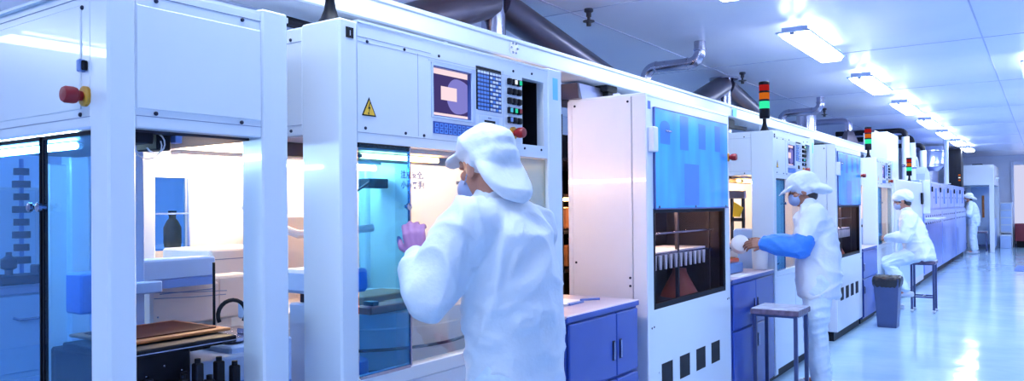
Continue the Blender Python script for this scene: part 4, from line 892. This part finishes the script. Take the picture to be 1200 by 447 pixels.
def person(label, base, face, J, cap='brim', skin='skin', glove=None, sleeve_blue=False, mask=True, head_yaw=0, head_pitch=0, voxel=.006, seat=None, cape=1.0, seed=1, brim=1.0, tail=(.86, .50, -.105, -.005), mask_dz=0.0, fold=1.3, hair=1.0, cap_s=1.0, coat_m='cloth_white', group='people in white cleanroom clothes', pants='cloth_pale', shoe='shoe'):
    bx, by = base; F = Vector((face[0], face[1], 0)).normalized(); L = Vector((-F.y, F.x, 0)); U = Vector((0, 0, 1))
    W = lambda f, l, z: Vector((bx, by, 0)) + F * f + L * l + U * z
    coat = J['coat']; J = {k: W(*v) for k, v in J.items() if k != 'coat'}
    root = thing('person', label, 'person', (bx, by, 0), group)
    hc = J['head']
    hf = (F * math.cos(head_yaw) + L * math.sin(head_yaw)); hl = Vector((-hf.y, hf.x, 0)); hf2 = (hf * math.cos(head_pitch) + U * math.sin(head_pitch)).normalized(); hu = hf2.cross(hl).normalized()
    A = (hf2, hl, hu); H = lambda f, l, u: hc + hf2 * f + hl * l + hu * u
    # ---- body: head, neck, slim torso, arms, hands, legs in one surface
    b = MB('skin')
    ellip(b, H(-.012, 0, .035), A, (.094, .074, .082)); ellip(b, H(.022, 0, -.035), A, (.066, .058, .080)); ellip(b, H(.040, 0, -.085), A, (.036, .034, .026))
    ellip(b, H(.078, 0, .028), A, (.014, .045, .012)); chain(b, [H(.088, 0, .015), H(.103, 0, -.022)], [.009, .013], 10); ellip(b, H(.094, .011, -.026), A, (.010, .009, .007)); ellip(b, H(.094, -.011, -.026), A, (.010, .009, .007))
    ellip(b, H(.086, 0, -.056), A, (.008, .022, .006)); ellip(b, H(.085, 0, -.067), A, (.008, .019, .006))
    for s in (-1, 1):
        ellip(b, H(.079, s * .031, .010), A, (.010, .014, .008)); ellip(b, H(-.008, s * .077, -.010), A, (.020, .008, .032)); ellip(b, H(.055, s * .040, -.022), A, (.022, .018, .018))
    nk = J['neck']; chain(b, [nk - U * .06, nk, H(-.022, 0, -.055)], [.062, .054, .054])
    pv = J['pelvis']; ch = J['chest']
    loft(b, [(pv - U * .10, F, L, .075, .11), (pv, F, L, .10, .145), (pv.lerp(ch, .4), F, L, .085, .12), (ch, F, L, .10, .145), (ch.lerp(nk, .6), F, L, .085, .14), (nk - U * .02, F, L, .055, .065)])
    for sd in ('l', 'r'):
        sh, el, wr = J['sh_' + sd], J['el_' + sd], J['wr_' + sd]
        chain(b, [ch.lerp(nk, .55), sh, el, wr], [.06, .052, .040, .029])
        hd, hn, cu, tsd, th = J_hand[label][sd]
        hand(b, wr, F * hd[0] + L * hd[1] + U * hd[2], F * hn[0] + L * hn[1] + U * hn[2], cu, tsd, 1.0, th)
        hp, kne, an = J['hip_' + sd], J['kn_' + sd], J['an_' + sd]
        chain(b, [hp, kne, an], [.080, .055, .040]); toe = J['toe_' + sd]; chain(b, [an - U * .03, toe], [.04, .035])
    eyes = [H(.087, s * .031, .012) for s in (-1, 1)]
    wrs = [J['wr_l'], J['wr_r']]
    def pick(c):
        if any((c - e).length < .0085 for e in eyes): return 1
        if glove and any((c - w).length < .22 for w in wrs) and min((c - w).length for w in wrs) < (c - hc).length: return 2
        return 0
    skin_of(b, 'body', root, voxel * .8, [skin, 'eye_dark', glove or skin], 3, .4, None, pick)
    # ---- hair under the cap
    h = MB('hair'); ellip(h, H(-.022, 0, .028), A, (.094 * hair, .080 * hair, .088 * hair)); ellip(h, H(-.055, 0, -.045), A, (.050 * hair, .064 * hair, .055 * hair)); skin_of(h, 'hair', root, .008, ['hair'], 2)
    # ---- trousers
    t = MB('cloth_pale')
    loft(t, [(pv - U * .09, F, L, .10, .15), (pv + U * .06, F, L, .125, .17), (pv + U * .15, F, L, .11, .15)])
    for sd in ('l', 'r'):
        hp, kne, an = J['hip_' + sd], J['kn_' + sd], J['an_' + sd]
        chain(t, [hp, hp.lerp(kne, .5), kne, kne.lerp(an, .5), an + (kne - an).normalized() * .03], [.112, .102, .086, .082, .070])
    skin_of(t, 'trousers', root, voxel * 1.4, [pants], 5, .5, folds(F, L, seed + 5, .010, .006, False))
    for sd in ('l', 'r'):
        s = MB(shoe); an, toe = J['an_' + sd], J['toe_' + sd]; d = (toe - an); d.z = 0; d.normalize(); q = d.cross(U)
        tl = toe; bk = an - d * .06; bk.z = toe.z
        loft(s, [(Vector((0, 0, 0)) + bk - U * .030, d, q, .035, .036), (bk + U * .03, d, q, .036, .037)]); 
        chain(s, [bk, tl], [.040, .036]); chain(s, [an, bk.lerp(tl, .45)], [.046, .042]); ellip(s, tl, (d, q, U), (.055, .045, .036))
        skin_of(s, 'shoe', root, .009, [shoe], 3)
    # ---- jacket
    j = MB('cloth_white')
    pts = coat
    loft(j, [(W(f, l, z), F, L, ru, rv) for f, l, z, ru, rv in pts])
    chain(j, [nk - U * .05, nk + U * .012 + F * .005], [.085, .068])
    for sd in ('l', 'r'):
        sh, el, wr = J['sh_' + sd], J['el_' + sd], J['wr_' + sd]
        inn = W(pts[-3][0], pts[-3][1], pts[-3][2] - .06)
        m1 = sh.lerp(el, .5); m2 = el.lerp(wr, .5)
        k = J_sleeve.get(label, 1.0); ks = .72 if sleeve_blue else 1
        chain(j, [inn, sh, m1, el, m2, el.lerp(wr, .93)], [.09, .088 * k, .086 * k, .080 * k * ks, .074 * k * ks, .050 * k * ks])
    skin_of(j, 'jacket', root, voxel * 1.5, [coat_m], 6, .5, folds(F, L, seed, .012 * fold, .006 * fold))
    if sleeve_blue:
        for sd in ('l', 'r'):
            el, wr = J['el_' + sd], J['wr_' + sd]; k = MB('cloth_blue'); d = (wr - el).normalized()
            chain(k, [el + (J['sh_' + sd] - el).normalized() * .05, el, el.lerp(wr, .35), el.lerp(wr, .7), el.lerp(wr, .97)], [.086, .086, .080, .072, .052])
            skin_of(k, 'oversleeve', root, voxel * 1.3, ['cloth_blue'], 4, .5, folds(F, L, seed + 9, .008, .006, False))['label'] = 'blue elastic oversleeve'
    # ---- cap
    c = MB('cloth_white')
    if cap == 'brim':
        ellip(c, H(-.015, 0, .070), A, (.122 * cap_s, .108 * cap_s, .085 * cap_s)); ellip(c, H(-.04, 0, .03), A, (.110 * cap_s, .102 * cap_s, .075 * cap_s))
        tilt = (hf2 * .94 - hu * .34).normalized(); tu = (hu * .94 + hf2 * .34).normalized()
        ellip(c, H(.085, 0, .050), (tilt, hl, tu), (.098 * cap_s, .100 * cap_s * brim, .014))
        bt = (-hf2 * tail[0] - hu * tail[1]).normalized(); bn = (hu * tail[0] - hf2 * tail[1]).normalized()
        ellip(c, H(tail[2], 0, tail[3]), (bt, hl, bn), (.125 * cape, .118 * min(1, brim + .08), .042))
    else:
        ellip(c, H(-.030, 0, .062), A, (.128, .115, .085)); ellip(c, H(-.085, 0, .015), A, (.075, .095, .065)); ellip(c, H(.02, 0, .050), A, (.090, .092, .035))
    skin_of(c, 'cap', root, voxel * 1.2, ['cloth_white'], 4, .5, folds(F, L, seed + 3, .008, .004, False))
    if mask:
        k = MB('mask_fabric'); ellip(k, H(.062, 0, -.048 + mask_dz), A, (.058, .062, .050)); ellip(k, H(.080, 0, -.03 + mask_dz), A, (.035, .040, .035))
        for s in (-1, 1): k2 = chain(k, [H(.04, s * .062, -.03 + mask_dz), H(-.005, s * .080, -.005)], [.005, .004], 8)
        skin_of(k, 'face_mask', root, .006, ['mask_fabric'], 3)
    return root
stand_legs = dict(hip_l=(0, .09, .88), hip_r=(0, -.09, .88), kn_l=(.03, .10, .48), kn_r=(.02, -.10, .48), an_l=(-.01, .11, .10), an_r=(-.03, -.11, .10), toe_l=(.13, .12, .045), toe_r=(.11, -.13, .045))
J_hand = {}; J_sleeve = {}
# worker 1: stands at the nearest machine, left hand on the edge of the sliding glass door
l1 = 'person in bulky white jacket and brimmed cap holding the edge of the nearest glass door'
J_hand[l1] = {'l': ((.25, -.05, .95), (.55, -.8, 0), .75, 1, .6), 'r': ((.9, .1, -.2), (0, .6, -.6), .5, 1, .5)}
J_sleeve[l1] = 1.1
person(l1, (-1.465, 2.13), (-1, 0), dict(stand_legs, pelvis=(0, 0, .95), chest=(.05, 0, 1.26), neck=(.085, 0, 1.475), head=(.125, 0, 1.585),
    sh_l=(.05, .175, 1.395), sh_r=(.05, -.16, 1.37), el_l=(.145, .275, 1.17), wr_l=(.265, .19, 1.28), el_r=(.08, -.24, 1.13), wr_r=(.17, -.22, .93),
    coat=[(.01, 0, .74, .14, .17), (.01, 0, .77, .15, .18), (.01, 0, .95, .15, .185), (.01, 0, 1.1, .15, .185), (.025, 0, 1.25, .15, .185), (.04, 0, 1.36, .145, .178), (.065, 0, 1.44, .11, .15), (.08, 0, 1.48, .08, .10)]),
    glove='glove', head_pitch=-.12, head_yaw=-.15, cape=1.12, tail=(.58, .81, -.085, -.03), mask_dz=-.018, seed=2, fold=1.25, hair=.70, cap_s=.93, brim=.78)
# worker 2: stands at the second machine, holds a white cup over the tub
l2 = 'person with blue oversleeves, brimmed cap and grey mask, holding a white cup over the tub'
J_hand[l2] = {'l': ((.95, 0, .0), (.0, -.75, -.6), .55, -1, .6), 'r': ((.95, .2, .0), (0, .9, -.3), .55, -1, .6)}
person(l2, (-1.44, 6.18), (-.96, -.28), dict(stand_legs, pelvis=(0, 0, .93), chest=(.03, 0, 1.23), neck=(.05, 0, 1.43), head=(.105, 0, 1.545),
    sh_l=(.03, .18, 1.36), sh_r=(.03, -.18, 1.36), el_l=(.13, .235, 1.12), wr_l=(.39, .17, 1.145), el_r=(.12, -.22, 1.12), wr_r=(.38, -.08, 1.15),
    coat=[(0, 0, .72, .125, .165), (0, 0, .75, .155, .19), (-.005, 0, .90, .165, .205), (0, 0, 1.05, .160, .205), (.015, 0, 1.2, .155, .205), (.03, 0, 1.32, .140, .20), (.04, 0, 1.40, .10, .145), (.05, 0, 1.44, .075, .095)]),
    skin='skin_dark', sleeve_blue=True, head_pitch=-.30, seed=4)
cupd = Vector((.35, -.85, .25)).normalized()
cu = MB('cup_white').lathe([(.058, 0), (.065, .004), (.074, .07), (.072, .075), (.068, .07), (.056, .008), (.002, .008)], Vector((-1.955, 5.935, 1.145)) - cupd * -.02, -cupd, 28)
tag(cu.build('white_cup'), 'white cup held out by the person with blue oversleeves', 'cup')
# worker 3: sits on a stool at the third machine
l3 = 'person in round bouffant cap sitting on a stool at the farthest assembly machine'
J_hand[l3] = {'l': ((.95, -.1, -.1), (0, -.6, -.7), .6, -1, .6), 'r': ((.95, .1, 0), (0, .5, -.7), .6, -1, .6)}
person(l3, (-1.40, 11.42), (-.99, -.12), dict(pelvis=(0, 0, .80), chest=(.06, 0, 1.10), neck=(.11, 0, 1.335), head=(.175, 0, 1.47), hip_l=(.02, .09, .77), hip_r=(.02, -.09, .77),
    kn_l=(.36, .12, .66), kn_r=(.34, -.14, .64), an_l=(.14, .11, .30), an_r=(.26, -.13, .10), toe_l=(.26, .12, .245), toe_r=(.40, -.14, .045),
    sh_l=(.07, .19, 1.24), sh_r=(.07, -.19, 1.24), el_l=(.14, .25, 1.0), wr_l=(.36, .14, .98), el_r=(.14, -.24, 1.0), wr_r=(.36, -.12, .98),
    coat=[(-.03, 0, .69, .17, .20), (-.03, 0, .72, .185, .215), (-.01, 0, .85, .18, .215), (.03, 0, 1.0, .165, .21), (.06, 0, 1.14, .155, .21), (.08, 0, 1.22, .13, .19), (.095, 0, 1.29, .10, .14), (.105, 0, 1.34, .08, .10)]),
    cap='bouffant', head_pitch=-.35, mask=True, seed=6)
# worker 4: small, far, stands at the end of the ovens
l4 = 'small far person in pale blue cleanroom clothes standing at the end of the ovens'
J_hand[l4] = {'l': ((.9, 0, .3), (0, -.8, -.3), .6, -1, .5), 'r': ((.9, 0, .3), (0, .8, -.3), .6, -1, .5)}
person(l4, (-1.66, 25.0), (-.95, .05), dict(stand_legs, pelvis=(0, 0, .93), chest=(.03, 0, 1.23), neck=(.06, 0, 1.44), head=(.12, 0, 1.56),
    sh_l=(.03, .18, 1.37), sh_r=(.03, -.18, 1.37), el_l=(.05, .27, 1.10), wr_l=(.26, .20, 1.18), el_r=(.10, -.25, 1.12), wr_r=(.30, -.15, 1.2),
    coat=[(0, 0, .76, .14, .18), (0, 0, .90, .165, .205), (0, 0, 1.05, .16, .205), (.015, 0, 1.2, .155, .205), (.03, 0, 1.32, .14, .20), (.04, 0, 1.40, .10, .145), (.05, 0, 1.44, .075, .095)]),
    voxel=.009, coat_m='cloth_pale', seed=8, head_pitch=-.1)
# ------------------------------------------------------------------ world and view
w = bpy.data.worlds.new('world'); SC.world = w; w.use_nodes = True
w.node_tree.nodes['Background'].inputs[0].default_value = (.5, .6, 1, 1); w.node_tree.nodes['Background'].inputs[1].default_value = .0
vs_ = SC.view_settings; vs_.view_transform = 'Standard'; vs_.look = 'None'; vs_.gamma = 1; vs_.exposure = .08; vs_.use_curve_mapping = False
SC.cycles.use_denoising = True; SC.cycles.max_bounces = 10; SC.cycles.transparent_max_bounces = 16; SC.cycles.diffuse_bounces = 5; SC.cycles.glossy_bounces = 5
SC.cycles.sample_clamp_indirect = 6; SC.cycles.caustics_reflective = False; SC.cycles.caustics_refractive = False
